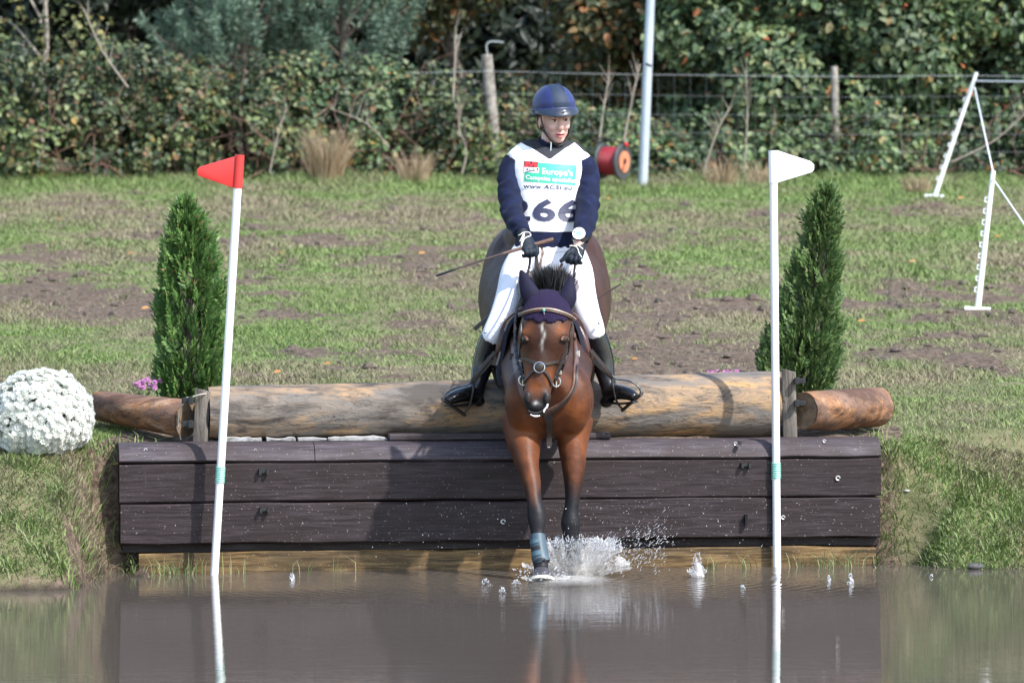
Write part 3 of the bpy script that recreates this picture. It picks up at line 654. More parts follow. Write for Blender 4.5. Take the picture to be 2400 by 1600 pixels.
# dead stems standing in front of the hedge
for lab, pts, r in [('pale forked dead stem left of the rider by the fence post', [(1083, 405), (1093, 355), (1076, 300), (1080, 255)], .014), ('tall feathery dead stem rising above the fence wire', [(1062, 230), (1066, 150), (1068, 60)], .016), ('straight pale stem left of the metal pole', [(1462, 330), (1478, 250), (1500, 150)], .017), ('thin pale stem above the cable reel', [(1405, 330), (1415, 250), (1428, 180)], .015), ('grey leaning stem behind the dry grass tuft', [(632, 405), (648, 330), (672, 250)], .012), ('brown arching dead stem right of the dry grass tuft', [(912, 345), (860, 290), (775, 255)], .011), ('thin grey stem between the metal pole and the white flag', [(1745, 400), (1752, 260), (1748, 165)], .012), ('bleached broken branch low behind the white flag', [(1650, 400), (1680, 310), (1712, 250)], .016), ('dead branch behind the near tread-in post', [(2230, 380), (2330, 330), (2420, 250)], .014), ('bare grey twig at the upper left', [(300, 205), (240, 120), (195, 20)], .016)]:
    q = [P(x, y, 20.9) for x, y in pts]; o = empty('dead_stem', q[0], lab, 'stem', 'dead stems before the hedge'); mb = MB(); mb.tube(q, [r * .62 * (1 - .6 * i / len(q)) for i in range(len(q))], 6, sub=4); mb.build('stalk', m_pale, o)
    rr = random.Random(len(lab)); mb = MB()
    for i in range(9):
        f = rr.uniform(.35, .98) * (len(q) - 1); i0 = min(int(f), len(q) - 2); a = q[i0].lerp(q[i0 + 1], f - i0); mb.tube([a, a + Vector((rr.uniform(-.09, .09), rr.uniform(-.05, .03), rr.uniform(.08, .25)))], [r * .28, .0015], 5)
    mb.build('side_twig', m_pale, o)

# ---------------------------------------------------------------- blades: grass and dry tufts
def blade_geo(p, h, wd, az, lean, bend):
    """curved blades, three triangles each"""
    n_ = len(p); d = np.stack([np.cos(az), np.sin(az), np.zeros(n_)], 1); s = np.stack([-np.sin(az), np.cos(az), np.zeros(n_)], 1); u = np.array([0, 0, 1.0])
    s = unit(s * .35 + np.array([1, 0, 0.]) * np.sign(s[:, :1] + 1e-6)); h = h[:, None]; wd = wd[:, None]; lean = lean[:, None]; bend = bend[:, None]
    m1 = p + u * h * .55 + d * h * lean * .45; tp = p + u * h * (1 - bend * .35) + d * h * (lean + bend)
    V = np.stack([p - s * wd * .5, p + s * wd * .5, m1 - s * wd * .4, m1 + s * wd * .4, tp], 1).reshape(-1, 3); k = np.arange(n_)[:, None] * 5
    return V, np.concatenate([k + [0, 1, 3], k + [0, 3, 2], k + [2, 3, 4]], 1).reshape(-1, 3)
m, n, b = newmat('grass_blade'); g = n.nodes.new('ShaderNodeNewGeometry')
cg = ramp(n, g.outputs['Random Per Island'], [(0, (.07, .118, .028)), (.35, (.125, .195, .05)), (.7, (.19, .27, .082)), (1, (.26, .33, .12))])
cd = ramp(n, g.outputs['Random Per Island'], [(0, (.12, .095, .06)), (.4, (.23, .19, .125)), (.75, (.34, .285, .19)), (1, (.2, .21, .095))])
cm = mixc(n, attr(n, 'dry'), cg, cd); n.links.new(cm, b.inputs['Base Color']); b.inputs['Roughness'].default_value = .55; b.inputs['Specular IOR Level'].default_value = .3
tr = n.nodes.new('ShaderNodeBsdfTranslucent'); n.links.new(cm, tr.inputs[0]); mx = n.nodes.new('ShaderNodeMixShader'); mx.inputs[0].default_value = .3
n.links.new(b.outputs[0], mx.inputs[1]); n.links.new(tr.outputs[0], mx.inputs[2]); n.links.new(mx.outputs[0], n.nodes['Material Output'].inputs[0]); m_grass = m
def scatter(N, y0, y1, xm, fn):
    Y = y0 + (y1 - y0) * rng.random(N); hw = (CAMD + Y) * 1200 / FPX + xm; X = (rng.random(N) * 2 - 1) * hw; k = fn(X, Y); q = rng.random(N) < k; return X[q], Y[q]
def inside_wall(X, Y):
    v = (Y - Yw(X)); return (X > -2.02) & (X < 1.96) & (v < .62) & (v > -.05)
def dens_f(X, Y):
    s_ = soil(X, Y); z = gz(X, Y); d = 1 - sm(.33, .75, s_) * .95; d = d * (z > -.012) * ~inside_wall(X, Y); return d
VV, FF, DD = [], [], []; off = 0
def add_blades(X, Y, h, wd, dry, lean=(.1, .7), bend=(.1, .6)):
    global off
    n_ = len(X); p = np.stack([X, Y, gz(X, Y) - .008], 1); az = rng.random(n_) * 6.283
    V, F_ = blade_geo(p, h, wd, az, lean[0] + (lean[1] - lean[0]) * rng.random(n_), bend[0] + (bend[1] - bend[0]) * rng.random(n_))
    VV.append(V); FF.append(F_ + off); DD.append(np.repeat(dry, 5)); off += len(V)
def dryf(X, Y): return np.clip((fbm(X * 1.3 + 9, Y * .9, 61) - .39) * 3.2 + .55 * soil(X, Y) - .35 * sm(18.5, 20.5, Y) + (rng.random(len(X)) - .5) * .7, 0, 1)
X, Y = scatter(230000, .3, 10, 1.6, dens_f); hm = .014 + .034 * fbm(X * 1.7, Y * 1.7, 63) ** 1.6 * 1.6
add_blades(X, Y, hm * (.5 + rng.random(len(X))), .0035 + .003 * rng.random(len(X)), dryf(X, Y), (.2, .9))
X, Y = scatter(200000, 10, 21.9, 2.2, dens_f); hm = .016 + .04 * fbm(X * 1.1, Y * 1.1, 63) ** 1.5 * 1.5 + .12 * sm(19.3, 21.3, Y) * fbm(X * 2, Y * 2, 64)
add_blades(X, Y, hm * (.5 + rng.random(len(X))), .006 + .004 * rng.random(len(X)), dryf(X, Y), (.15, .8))
X, Y = scatter(210000, -1.25, .6, 1.0, lambda X, Y: dens_f(X, Y) * ((X < -1.45) | (X > 1.55))); hm = .016 + .052 * fbm(X * 2.6, Y * 2.6, 65) ** 1.6
add_blades(X, Y, hm * (.5 + .9 * rng.random(len(X))), .003 + .0035 * rng.random(len(X)), np.clip((fbm(X * 3.3, Y * 3.3, 66) - .34) * 3.6 + (rng.random(len(X)) - .5) * .6, 0, 1), (.2, 1.0), (.2, .9))
# longer overhanging tufts at the bank edges and beside the wall ends
tuf = [(2085, 1110, 60), (2080, 1150, 60), (2095, 1230, 70), (2090, 1270, 60), (2060, 1290, 70), (2020, 1310, 50), (2150, 1100, 60), (2230, 1120, 60), (2260, 1180, 70), (2310, 1130, 60), (195, 1090, 70), (240, 1090, 60), (150, 1165, 60), (300, 1290, 60), (330, 1290, 50), (250, 1360, 60), (190, 1270, 60), (100, 1300, 60), (30, 1230, 60), (50, 1090, 70), (90, 1240, 60), (2180, 1310, 60), (2340, 1290, 60), (2390, 1230, 60), (20, 1340, 60), (160, 1350, 60), (290, 1340, 60), (1735, 1330, 14), (1950, 1330, 26), (1990, 1325, 30), (1890, 1330, 18), (700, 1345, 7), (560, 1340, 8), (1660, 1330, 10), (800, 1345, 7), (430, 1335, 30), (400, 1340, 40), (470, 1340, 14)]
for (px, py, c) in tuf:
    q = G(px, py) if (px < 400 or px > 2010) else Vector(((px - 1200) * .00217, float(Yw((px - 1200) * .00217)) - .06, 0))
    X = q.x + rng.normal(size=c) * .045; Y = q.y + rng.normal(size=c) * .03
    if 400 <= px <= 2010:
        n_ = c; p = np.stack([X, Y, np.full(n_, -.02)], 1); az = rng.random(n_) * 6.283; V, F_ = blade_geo(p, .05 + .09 * rng.random(n_), np.full(n_, .004), az, .5 * rng.random(n_), .5 * rng.random(n_)); VV.append(V); FF.append(F_ + off); DD.append(np.repeat(np.clip(rng.random(n_) * .8, 0, 1), 5)); off += len(V)
    else: add_blades(X, Y, .045 + .085 * rng.random(c), .004 + .003 * rng.random(c), np.clip(rng.normal(size=c) * .3 + .1, 0, 1), (.2, .9), (.3, 1.0))
# straw hanging over the left wall end
X = -2.05 - .2 * rng.random(900); Y = float(Yw(-2)) - .55 + .6 * rng.random(900); add_blades(X, Y, .025 + .06 * rng.random(900), .003 + .002 * rng.random(900), .7 + .3 * rng.random(900), (.3, 1.3), (.3, 1.2))
me = npmesh(np.concatenate(VV), np.concatenate(FF)); fattr(me, 'dry', np.concatenate(DD))
tag(link('grass', me, m_grass), 'short patchy grass over the meadow and pond banks', 'grass', kind='stuff')
m_straw = leafmat('straw', [(0, (.22, .15, .085)), (.5, (.34, .25, .15)), (1, (.45, .35, .23))], .25)
def tuft(label, px, py, Y, c, h, spread):
    q = P(px, py, Y); q.z = gb(q.x, q.y) - .02; o = empty('dry_grass_tuft', q, label, 'grass tuft', 'dry grass tufts at the hedge foot')
    az = rng.random(c) * 6.283; r_ = .12 * np.sqrt(rng.random(c)); p = np.stack([q.x + np.cos(az) * r_, q.y + np.sin(az) * r_, np.full(c, q.z)], 1)
    V, F_ = blade_geo(p, h * (.5 + .55 * rng.random(c)), np.full(c, .007), az + rng.normal(size=c) * .4, spread * rng.random(c), .25 * rng.random(c)); tag(link('blades', npmesh(V, F_), m_straw, o), kind='stuff')
tuft('tall straw coloured grass tuft left of the rider by the hedge', 765, 418, 20.9, 420, .62, .45); tuft('small straw tuft under the dead stem left of the rider', 975, 418, 20.9, 160, .38, .4)
tuft('small straw tuft right of the metal pole', 1690, 415, 20.9, 150, .36, .5); tuft('straw tuft behind the white flag', 1790, 415, 21, 130, .3, .5); tuft('straw tuft at the foot of the far tread-in post', 2150, 440, 20, 110, .22, .5)
# fallen leaves
m_fall = leafmat('fallen_leaf', [(0, (.30, .12, .04)), (.5, (.42, .19, .05)), (1, (.36, .25, .12))], .2)
for i, (px, py, wh) in enumerate([(132, 520, 'in the upper left grass'), (650, 600, 'midway between the red flag and the rider'), (2245, 470, 'right of the far tread-in post'), (1420, 470, 'on the grass below the cable reel'), (860, 425, 'at the hedge foot right of the straw tuft'), (330, 730, 'left of the left thuja'), (760, 860, 'behind the middle of the long log'), (2010, 760, 'right of the right thuja'), (262, 1125, 'on the bank beside the left wall end'), (1480, 850, 'behind the log right of the stirrup'), (640, 880, 'just behind the left end of the long log'), (2130, 620, 'left of the near tread-in post'), (300, 600, 'up the slope left of the thuja'), (2330, 560, 'at the right edge below the sloping cord'), (980, 600, 'left of the whip tip')]):
    q = G(px, py); V, F_ = hexleaf_geo(np.array([[q.x, q.y, q.z + .018]]), np.array([[1, .3 * (i % 3 - 1), .15]]), np.array([[0, -.5, .8]]), np.array([.04 + .012 * (i % 3)]), np.array([.03]))
    tag(link('fallen_leaf', npmesh(V, F_), m_fall), 'fallen orange brown leaf ' + wh, 'leaf', 'fallen leaves')

# ---------------------------------------------------------------- thujas: flat sprays set upright on a cone
m_thuja = leafmat('thuja_spray', [(0, (.038, .085, .020)), (.35, (.07, .15, .034)), (.7, (.11, .21, .052)), (.95, (.17, .27, .08)), (.98, (.18, .17, .06)), (1, (.3, .18, .08))], .25, .55)
m_thuja2 = leafmat('thuja_spray_blue', [(0, (.038, .074, .022)), (.35, (.072, .13, .038)), (.7, (.115, .19, .058)), (.95, (.18, .255, .09)), (1, (.19, .19, .08))], .25, .55)
def thuja(label, prof, Y, pyb, mat, seed, nsp):
    """prof: (py, left px, right px) from the top down"""
    rr = np.random.default_rng(seed); k = (CAMD + Y) / FPX; ys = np.array([q[0] for q in prof], float); lf = np.array([q[1] for q in prof], float); rt = np.array([q[2] for q in prof], float)
    bx = (np.interp(pyb, ys, lf) + np.interp(pyb, ys, rt)) / 2; base = P(bx, pyb, Y); base.z = gb(base.x, Y) - .02
    o = empty('thuja', base, label, 'shrub', 'thujas flanking the jump'); PP, TT, NN, LL = [], [], [], []
    cx0 = (lf + rt) / 2; hw0 = (rt - lf) / 2; wgt = np.cumsum(hw0 + 8); 
    for i in range(nsp):
        py = np.interp(rr.random(), (wgt - wgt[0]) / (wgt[-1] - wgt[0]), ys); cx = np.interp(py, ys, cx0); hw = np.interp(py, ys, hw0); a = rr.uniform(0, 2 * math.pi); q = max(.004, hw * k - .022) * (1 - .42 * rr.random() ** 1.7)
        lump = 1 + .16 * (vnoise(a * 1.6, py * .03, seed) - .5) * 2
        c = np.array([(cx - 1200) * k + math.cos(a) * q * lump, Y + math.sin(a) * q * .9 * lump, CAMH - (py - HOR) * k]); od = np.array([math.cos(a), math.sin(a), 0.])
        d = unit(od * rr.uniform(.25, .75) + np.array([0, 0, 1.]) + rr.normal(size=3) * .22); pn = unit(np.cross(d, od) * rr.choice([-1, 1]) + od * rr.uniform(-.5, .9) + rr.normal(size=3) * .3); sd_ = unit(np.cross(d, pn)); L = rr.uniform(.055, .11); c[2] -= L * .55
        for j in range(13):
            f = (j // 2) / 6.0; sg = 1 if j % 2 else -1; b0 = c + d * L * f * .8
            if j == 12: PP.append(c + d * L * .75); TT.append(d); LL.append(L * .4)
            else: PP.append(b0); TT.append(unit(d * .8 + sd_ * sg * .75 + rr.normal(size=3) * .12)); LL.append(L * (.5 - .25 * f))
            NN.append(pn)
    p = np.array(PP); n_ = len(p); l = np.array(LL); V, F_ = leaf_geo(p, np.array(TT), np.array(NN), l, l * .30 + .003, .1)
    me = npmesh(V, F_); tag(link('foliage', me, mat, o), kind='stuff')
    top = P(float(cx0[0]), ys[0] + 12, Y); MB().tube([base - Vector((0, 0, .05)), base.lerp(top, .5), top], [.022, .016, .004], 8, sub=3).build('trunk', m_bark, o)
    br = []
    for i in range(46):
        py = rr.uniform(ys[0] + 25, pyb - 5); f = (py - pyb) / (ys[0] - pyb); a = rr.uniform(0, 6.283); hw = np.interp(py, ys, hw0) * k * .8; c0 = base.lerp(top, max(0, f - .08)); cx = np.interp(py, ys, cx0); br.append((c0, Vector(((cx - 1200) * k + math.cos(a) * hw, Y + math.sin(a) * hw, CAMH - (py - HOR) * k))))
    twigs('branches', br, .006, m_bark, o, .05, seed)
thuja('dark green columnar thuja left of the horse beside the red flag pole', [(466, 431, 439), (486, 420, 447), (510, 402, 470), (570, 388, 495), (650, 375, 520), (740, 370, 528), (820, 362, 535), (870, 366, 532), (925, 385, 520)], .62, 925, m_thuja, 5, 1500)
thuja('bluish green bushy thuja right of the horse beside the white flag pole', [(438, 1934, 1944), (462, 1922, 1952), (485, 1900, 1958), (540, 1889, 1962), (610, 1856, 1965), (700, 1832, 1966), (770, 1808, 1965), (830, 1782, 1965), (870, 1780, 1956), (905, 1850, 1942)], .95, 905, m_thuja2, 6, 1550)

# ---------------------------------------------------------------- flowers
m_wpet = leafmat('white_petal', [(0, (.76, .77, .70)), (1, (.82, .82, .79))], .45, .7); m_fol = leafmat('mum_leaf', [(0, (.03, .06, .02)), (1, (.08, .13, .04))], .2)
def bloom_mesh(R_, n1=9):
    V, F_ = [], []
    for lay, (rr_, ti, cnt) in enumerate([(1, .15, n1), (.72, .75, n1 - 2)]):
        for i in range(cnt):
            a = 2 * math.pi * i / cnt + lay * .35; d = Vector((math.cos(a), math.sin(a), 0)); s = Vector((-d.y, d.x, 0)); u = Vector((0, 0, 1)); b0 = len(V)
            V += [d * .04 * R_, d * rr_ * R_ * .6 + s * R_ * .27 + u * R_ * ti * .5, d * rr_ * R_ + u * R_ * ti * .75, d * rr_ * R_ * .6 - s * R_ * .27 + u * R_ * ti * .5]; F_ += [(b0, b0 + 1, b0 + 2, b0 + 3)]
    b0 = len(V); V += [Vector((math.cos(i * 1.2566) * R_ * .3, math.sin(i * 1.2566) * R_ * .3, R_ * .38)) for i in range(5)] + [Vector((0, 0, R_ * .6))]; F_ += [(b0 + i, b0 + (i + 1) % 5, b0 + 5) for i in range(5)]
    return pymesh(V, F_)
q = P(98, 982, -.30); Rm = 118 / s_at(-.3)
mum = empty('chrysanthemum', (q.x, q.y, q.z - Rm * .9), 'big white chrysanthemum ball on the left bank', 'flower')
dirs = []; N = 1700
for i in range(N):
    z = 1 - 2 * (i + .5) / N; a = i * 2.399963; r_ = math.sqrt(1 - z * z); d = Vector((r_ * math.cos(a), r_ * math.sin(a), z)); d += Vector((random.gauss(0, .03), random.gauss(0, .03), random.gauss(0, .03))); d.normalize()
    if d.z > -.82: dirs.append(d)
dirs.sort(key=lambda d: d.dot(Vector((.1, -1, .12))), reverse=True)
bm0 = bloom_mesh(.0215); bm0.materials.append(m_wpet); rest = MB()
for i, d in enumerate(dirs):
    rad = Vector((Rm * 1.02, Rm, Rm * (.93 if d.z > 0 else .80))) * (random.uniform(.93, 1.04) + .16 * (vnoise(d.x * 4 + 9, d.z * 4 + d.y * 2, 5) - .5)); c = q + Vector((d.x * rad.x, d.y * rad.y, d.z * rad.z)); n_ = (d + Vector((random.gauss(0, .22), random.gauss(0, .22), random.gauss(0, .22) + .12))).normalized()
    M_ = Matrix.Translation(c) @ n_.to_track_quat('Z', 'Y').to_matrix().to_4x4() @ Matrix.Rotation(random.uniform(0, 6), 4, 'Z') @ Matrix.Scale(random.uniform(.8, 1.2), 4)
    if i < 300:
        o = bpy.data.objects.new('bloom', bm0); C.objects.link(o); o.parent = mum; o.matrix_local = Matrix.Translation(-mum.location) @ M_
    else: rest.add([M_ @ v.co for v in bm0.vertices], [tuple(p.vertices) for p in bm0.polygons])
tag(rest.build('blooms', m_wpet, mum, False), kind='stuff')
foliage('leaves', [(tuple(q), (Rm * .9, Rm * .88, Rm * .78))], 900, .05, .5, m_fol, mum, 3, 0, .4, jit=(.6, .88))
m_pink = pmat('pink_petal', (.30, .10, .25), (.42, .18, .35), 30, .6)
def aster(label, px, py, Y, c, spread, dz):
    q = P(px, py, Y); o = empty('aster', (q.x, q.y, gb(q.x, q.y)), label, 'flower', 'small pink asters by the jump'); rr = random.Random(px)
    foliage('leaves', [((q.x, q.y, q.z - dz), (spread, spread, dz))], 900, .035, .35, m_fol, o, 1, 0, .4)
    b1 = bloom_mesh(.016); b1.materials.append(m_pink)
    for i in range(c):
        a = rr.uniform(0, 6.28); r_ = spread * rr.random() ** .5; ob = bpy.data.objects.new('bloom', b1); C.objects.link(ob); ob.parent = o
        ob.matrix_local = Matrix.Translation(Vector((q.x + r_ * math.cos(a), q.y + r_ * math.sin(a), q.z + rr.uniform(-.03, .015))) - o.location) @ Matrix.Rotation(rr.uniform(.3, 1.1), 4, 'X') @ Matrix.Rotation(rr.uniform(-.5, .5), 4, 'Y')
aster('pink aster plant between the reddish log and the left thuja', 345, 895, .5, 22, .085, .06); aster('pink aster plant behind the long log right of the horse', 1690, 876, .8, 20, .09, .05)
# small stones at the right bank and clods
m_stone = pmat('stone', (.035, .035, .038), (.08, .077, .073), 20, .7, .4)
for i, (px, py, r, lab) in enumerate([(2285, 1330, .035, 'dark wet stone at the water edge at right'), (2125, 1180, .012, 'small pale pebble beside the right wall end')]):
    g = G(px, py); tag(MB().ball(g + Vector((0, 0, r * .05)), (r * 1.4, r, r * .6), 10, 7).build('stone', m_stone if i == 0 else m_whitepl), lab, 'stone')
m_clod = pmat('soil_clod', (.05, .038, .03), (.12, .09, .07), 30, .95, 1, 60)
mb = MB(); rr = random.Random(4)
for i in range(1500):
    g = None
    Y = rr.uniform(.9, 20); X = rr.uniform(-1, 1) * (CAMD + Y) * .11
    if soil(X, Y) > .5:
        r = rr.uniform(.008, .035) * (1.6 if rr.random() < .1 else 1); mb.ball((X, Y, gb(X, Y) + r * .2), (r * rr.uniform(1, 1.8), r, r * rr.uniform(.5, .9)), 6, 4, Matrix.Rotation(rr.uniform(0, 6), 3, 'Z'))
tag(mb.build('soil_clods', m_clod), 'crumbs and clods of trampled soil on the bare patches', 'soil', kind='stuff')
# ================================================================ HORSE
def HW(px, Y): return px / s_at(Y)
hb = MB()
# trunk: from the quarters forward to the breast (centre px, py, Y, half width, half height)
TR = [(1277, 700, 1.62, .10, .14), (1277, 690, 1.52, .24, .30), (1277, 690, 1.32, .335, .385), (1277, 700, 1.08, .355, .40), (1278, 740, .78, .325, .37), (1280, 780, .42, .290, .35), (1280, 830, .06, .245, .345), (1281, 868, -.22, .225, .325), (1284, 900, -.42, .208, .28), (1287, 915, -.56, .165, .22), (1287, 928, -.63, .10, .14)]
hb.tube([P(q[0], q[1], q[2]) for q in TR], [(q[3], q[4]) for q in TR], 28, ref=(0, 0, 1), sub=4, pear=.85)
for sx, cx in ((-1, 1232), (1, 1342)):
    hb.ball(P(cx, 935, -.47), (.108, .13, .17), 18, 12)                       # breast muscle
    hb.ball(P(cx + (2 if sx < 0 else -8), 912, -.22), (.105, .19, .19), 18, 12)               # shoulder
    hb.ball(P(1277 + sx * 78, 690, 1.12), (.17, .32, .36), 18, 12)           # thigh mass
    hb.ball(P(1277 + sx * 36, 565, 1.05), (.14, .3, .16), 16, 10)            # croup
# neck and head
hb.tube([P(1285, 820, .0), P(1285, 782, -.25), P(1286, 776, -.48), P(1286, 758, -.66), P(1286, 748, -.74)], [(.15, .27), (.128, .215), (.105, .155), (.086, .115), (.07, .10)], 20, ref=(0, 0, 1), sub=4)
HD = [(1286, 703, -.70, 36, .060), (1284, 720, -.745, 50, .09), (1281, 745, -.775, 57, .125), (1276, 790, -.80, 62, .135), (1271, 830, -.815, 52, .115), (1266, 868, -.845, 39, .088), (1261, 905, -.875, 32, .070), (1258, 935, -.89, 31, .062), (1257, 957, -.895, 25, .052), (1257, 968, -.89, 16, .03)]
hb.tube([P(q[0], q[1], q[2]) for q in HD], [(HW(q[3], -.8), q[4]) for q in HD], 24, ref=(0, 1, 0), sub=4, power=.86)
hb.ball(P(1247, 822, -.72), (.055, .12, .115), 14, 10); hb.ball(P(1304, 822, -.71), (.055, .12, .115), 14, 10)    # cheeks
for px in (1232, 1319): hb.ball(P(px, 783, -.865), (.032, .045, .028), 12, 8)                                      # brow ridges
hb.tube([P(1279, 765, -.895), P(1270, 840, -.915), P(1262, 900, -.935)], [(.05, .02), (.036, .02), (.03, .016)], 12, ref=(0, 1, 0), sub=3)   # nasal bone
for px in (1237, 1281): hb.ball(P(px, 930, -.93), (.026, .03, .036), 12, 8)                                         # nostril flares
hb.ball(P(1257, 966, -.90), (.042, .045, .024), 12, 8)
hb.ball(P(1256, 952, -.935), (.045, .03, .03), 12, 8)
# ears inside the bonnet
EARS = [((1253, 716, -.785), (1239, 682, -.775), (1222, 637, -.74)), ((1318, 724, -.785), (1331, 694, -.775), (1337, 651, -.74))]
for a, b_, c in EARS: hb.tube([P(*a), P(*b_), P(*c)], [.024, .020, .006], 10, sub=3)
# fore legs (px, py, Y, half width px, depth m)
FL = [[(1222, 985, -.34, 48, .13), (1229, 1040, -.44, 40, .105), (1236, 1086, -.52, 28, .075), (1246, 1128, -.58, 22, .055), (1252, 1168, -.63, 18, .045), (1257, 1200, -.66, 22, .046), (1259, 1222, -.675, 22.5, .044), (1260, 1246, -.69, 17, .036), (1263, 1280, -.715, 15, .034), (1267, 1312, -.735, 17, .037), (1268, 1325, -.75, 18, .036), (1269, 1338, -.775, 19, .036)],
      [(1345, 985, -.30, 47, .13), (1342, 1040, -.38, 36, .105), (1344, 1086, -.43, 29, .075), (1344, 1128, -.46, 23, .056), (1342, 1168, -.48, 18, .045), (1338, 1199, -.49, 18, .044), (1337, 1224, -.50, 24, .046), (1339, 1248, -.505, 21, .040), (1341, 1285, -.51, 17, .036), (1343, 1325, -.52, 16, .035), (1345, 1350, -.53, 18, .037), (1346, 1366, -.55, 17, .034)]]
for q in FL: hb.tube([P(a[0], a[1], a[2]) for a in q], [(HW(a[3], a[2]), a[4]) for a in q], 18, ref=(0, 1, 0), sub=4)
# hind legs, folded behind the log
for sx in (-1, 1):
    X0 = .165 + sx * .2
    hb.tube([(X0, 1.15, 1.35), (X0 + sx * .02, .86, 1.10), (X0, 1.12, .98), (X0 - sx * .01, 1.36, .99), (X0 - sx * .02, 1.27, .86), (X0 - sx * .02, 1.16, .80), (X0 - sx * .02, 1.10, .765)], [(.12, .13), (.085, .10), (.06, .07), (.045, .055), (.035, .038), (.04, .04), (.045, .045)], 14, ref=(1, 0, .2), sub=3)
hme = fuse(hb, .011, 7)
HBV = bvh_of(hme)
TRV = BVHTree.FromPolygons([v_.co for v_ in hme.vertices], [tuple(p.vertices) for p in hme.polygons if p.center.y > -.665 and not (p.center.y < -.6 and p.center.z > 1.2)])
# coat: bay with black points
v = coords(hme); px = 1200 + v[:, 0] * FPX / (CAMD + v[:, 1]); py = HOR + (CAMH - v[:, 2]) * FPX / (CAMD + v[:, 1]); Yv = v[:, 1]
nz = fbm(v[:, 0] * 25, v[:, 2] * 6, 3)
leg = sm(.55, .36, v[:, 2] + (nz - .5) * .2) * (Yv < -.2) + sm(1.0, .86, v[:, 2]) * (Yv > .8)
headm = (Yv < -.66) & (v[:, 2] > .8)
muz = headm * np.maximum(sm(922, 945, py + (nz - .5) * 22), 0)
for ex in (1237, 1281): muz = np.maximum(muz, headm * np.exp(-(((px - ex) / 11) ** 2 + ((py - 930) / 16) ** 2)))
for ex in (1229, 1323): muz = np.maximum(muz, .8 * headm * np.exp(-(((px - ex) / 16) ** 2 + ((py - 797) / 15) ** 2)))
fattr(hme, 'points', np.clip(leg + muz, 0, 1))
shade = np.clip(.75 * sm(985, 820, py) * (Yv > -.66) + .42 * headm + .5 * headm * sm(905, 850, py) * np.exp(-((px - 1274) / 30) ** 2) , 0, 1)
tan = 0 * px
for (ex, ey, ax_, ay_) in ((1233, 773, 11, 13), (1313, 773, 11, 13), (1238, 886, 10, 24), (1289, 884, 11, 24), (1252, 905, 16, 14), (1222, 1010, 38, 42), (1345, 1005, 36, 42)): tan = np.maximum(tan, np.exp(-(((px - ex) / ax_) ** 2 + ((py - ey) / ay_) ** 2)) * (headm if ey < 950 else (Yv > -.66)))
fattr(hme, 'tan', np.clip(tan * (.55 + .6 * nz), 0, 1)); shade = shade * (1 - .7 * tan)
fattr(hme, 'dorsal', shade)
star = headm * np.exp(-((px - 1272 - 3 * np.sin(py * .13)) / 2.6) ** 2) * sm(752, 764, py) * sm(832, 800, py) * sm(.38,.62,nz + .12); snip = .7 * headm * np.exp(-(((px - 1255) / 4.5) ** 2 + ((py - 944) / 4) ** 2))
fattr(hme, 'star', np.clip(star * .55 + snip * .8, 0, 1))
m, n, b = newmat('bay_coat'); hn = noisen(n, 6, 6, rough=.65); hf = noisen(n, 160, 3, (1, 1, .2))
c = ramp(n, hn, [(.36, (.036, .011, .005)), (.5, (.078, .023, .0075)), (.64, (.14, .044, .014))])
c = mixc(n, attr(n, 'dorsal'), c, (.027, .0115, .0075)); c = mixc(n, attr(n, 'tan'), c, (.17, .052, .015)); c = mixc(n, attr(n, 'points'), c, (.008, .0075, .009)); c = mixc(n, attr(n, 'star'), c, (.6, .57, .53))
n.links.new(c, b.inputs['Base Color']); b.inputs['Roughness'].default_value = .52; b.inputs['Specular IOR Level'].default_value = .24; b.inputs['Sheen Weight'].default_value = .03; b.inputs['Sheen Roughness'].default_value = .4
pv = bumpn(n, b, hn, .28, .03); bumpn(n, b, hf, .3, .003, pv); m_coat = m
horse = empty('horse', (.165, .3, .7), 'bay horse with dark legs jumping down into the water', 'horse')
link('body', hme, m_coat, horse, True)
m_eye = pmat('horse_eye', (.012, .008, .006), rough=.06); m_hair = leafmat('black_hair', [(0, (.004, .004, .005)), (.8, (.012, .012, .014)), (1, (.04, .04, .045))], .05, .4)
for px_, py_ in ((1229, 797), (1323, 797)):
    l, n_ = hit(HBV, px_, py_, -.017, -.8); e = MB().ball(l, .028, 14, 10).build('eye', m_eye, horse)
    lid = MB(); c0 = l + n_ * .019; sd_ = n_.cross(Vector((0, 0, 1))).normalized(); lid.tube([c0 + sd_ * math.cos(a) * .026 + Vector((0, 0, 1)) * math.sin(a) * .018 for a in np.linspace(.0, math.pi, 7)], [.007] * 7, 6); lid.build('eyelid', pmat('lid', (.10, .036, .014), rough=.55), e)
m_nost = pmat('nostril', (.010, .007, .007), rough=.6)
for px_, sx in ((1237, -1), (1281, 1)):
    l, n_ = hit(HBV, px_, 932, .001, -.93); mb = MB(); M_ = Matrix.Translation(l) @ n_.to_track_quat('Z', 'Y').to_matrix().to_4x4(); mb.ball((0, 0, 0), (.013, .026, .006), 12, 6); mb.V = [M_ @ v for v in mb.V]; mb.build('nostril', m_nost, horse)
l, n_ = hit(HBV, 1257, 966, .002, -.93); MB().tube([P(1238, 962, l.y + .0), P(1248, 967, l.y - .006), P(1262, 967, l.y - .006), P(1277, 960, l.y)], [.005] * 4, 6, sub=3).build('mouth', m_nost, horse)
m_foam = pmat('foam', (.75, .74, .72), rough=.5)
for pts in ([(1244, 971), (1253, 975), (1264, 974)], [(1274, 965), (1280, 955), (1284, 948)]):
    mb = MB()
    for q in dense(pts, 6): mb.ball(P(q.x + random.uniform(-1, 1), q.y, l.y - .016), random.uniform(.002, .0055), 7, 5)
    mb.build('foam', m_foam, horse)
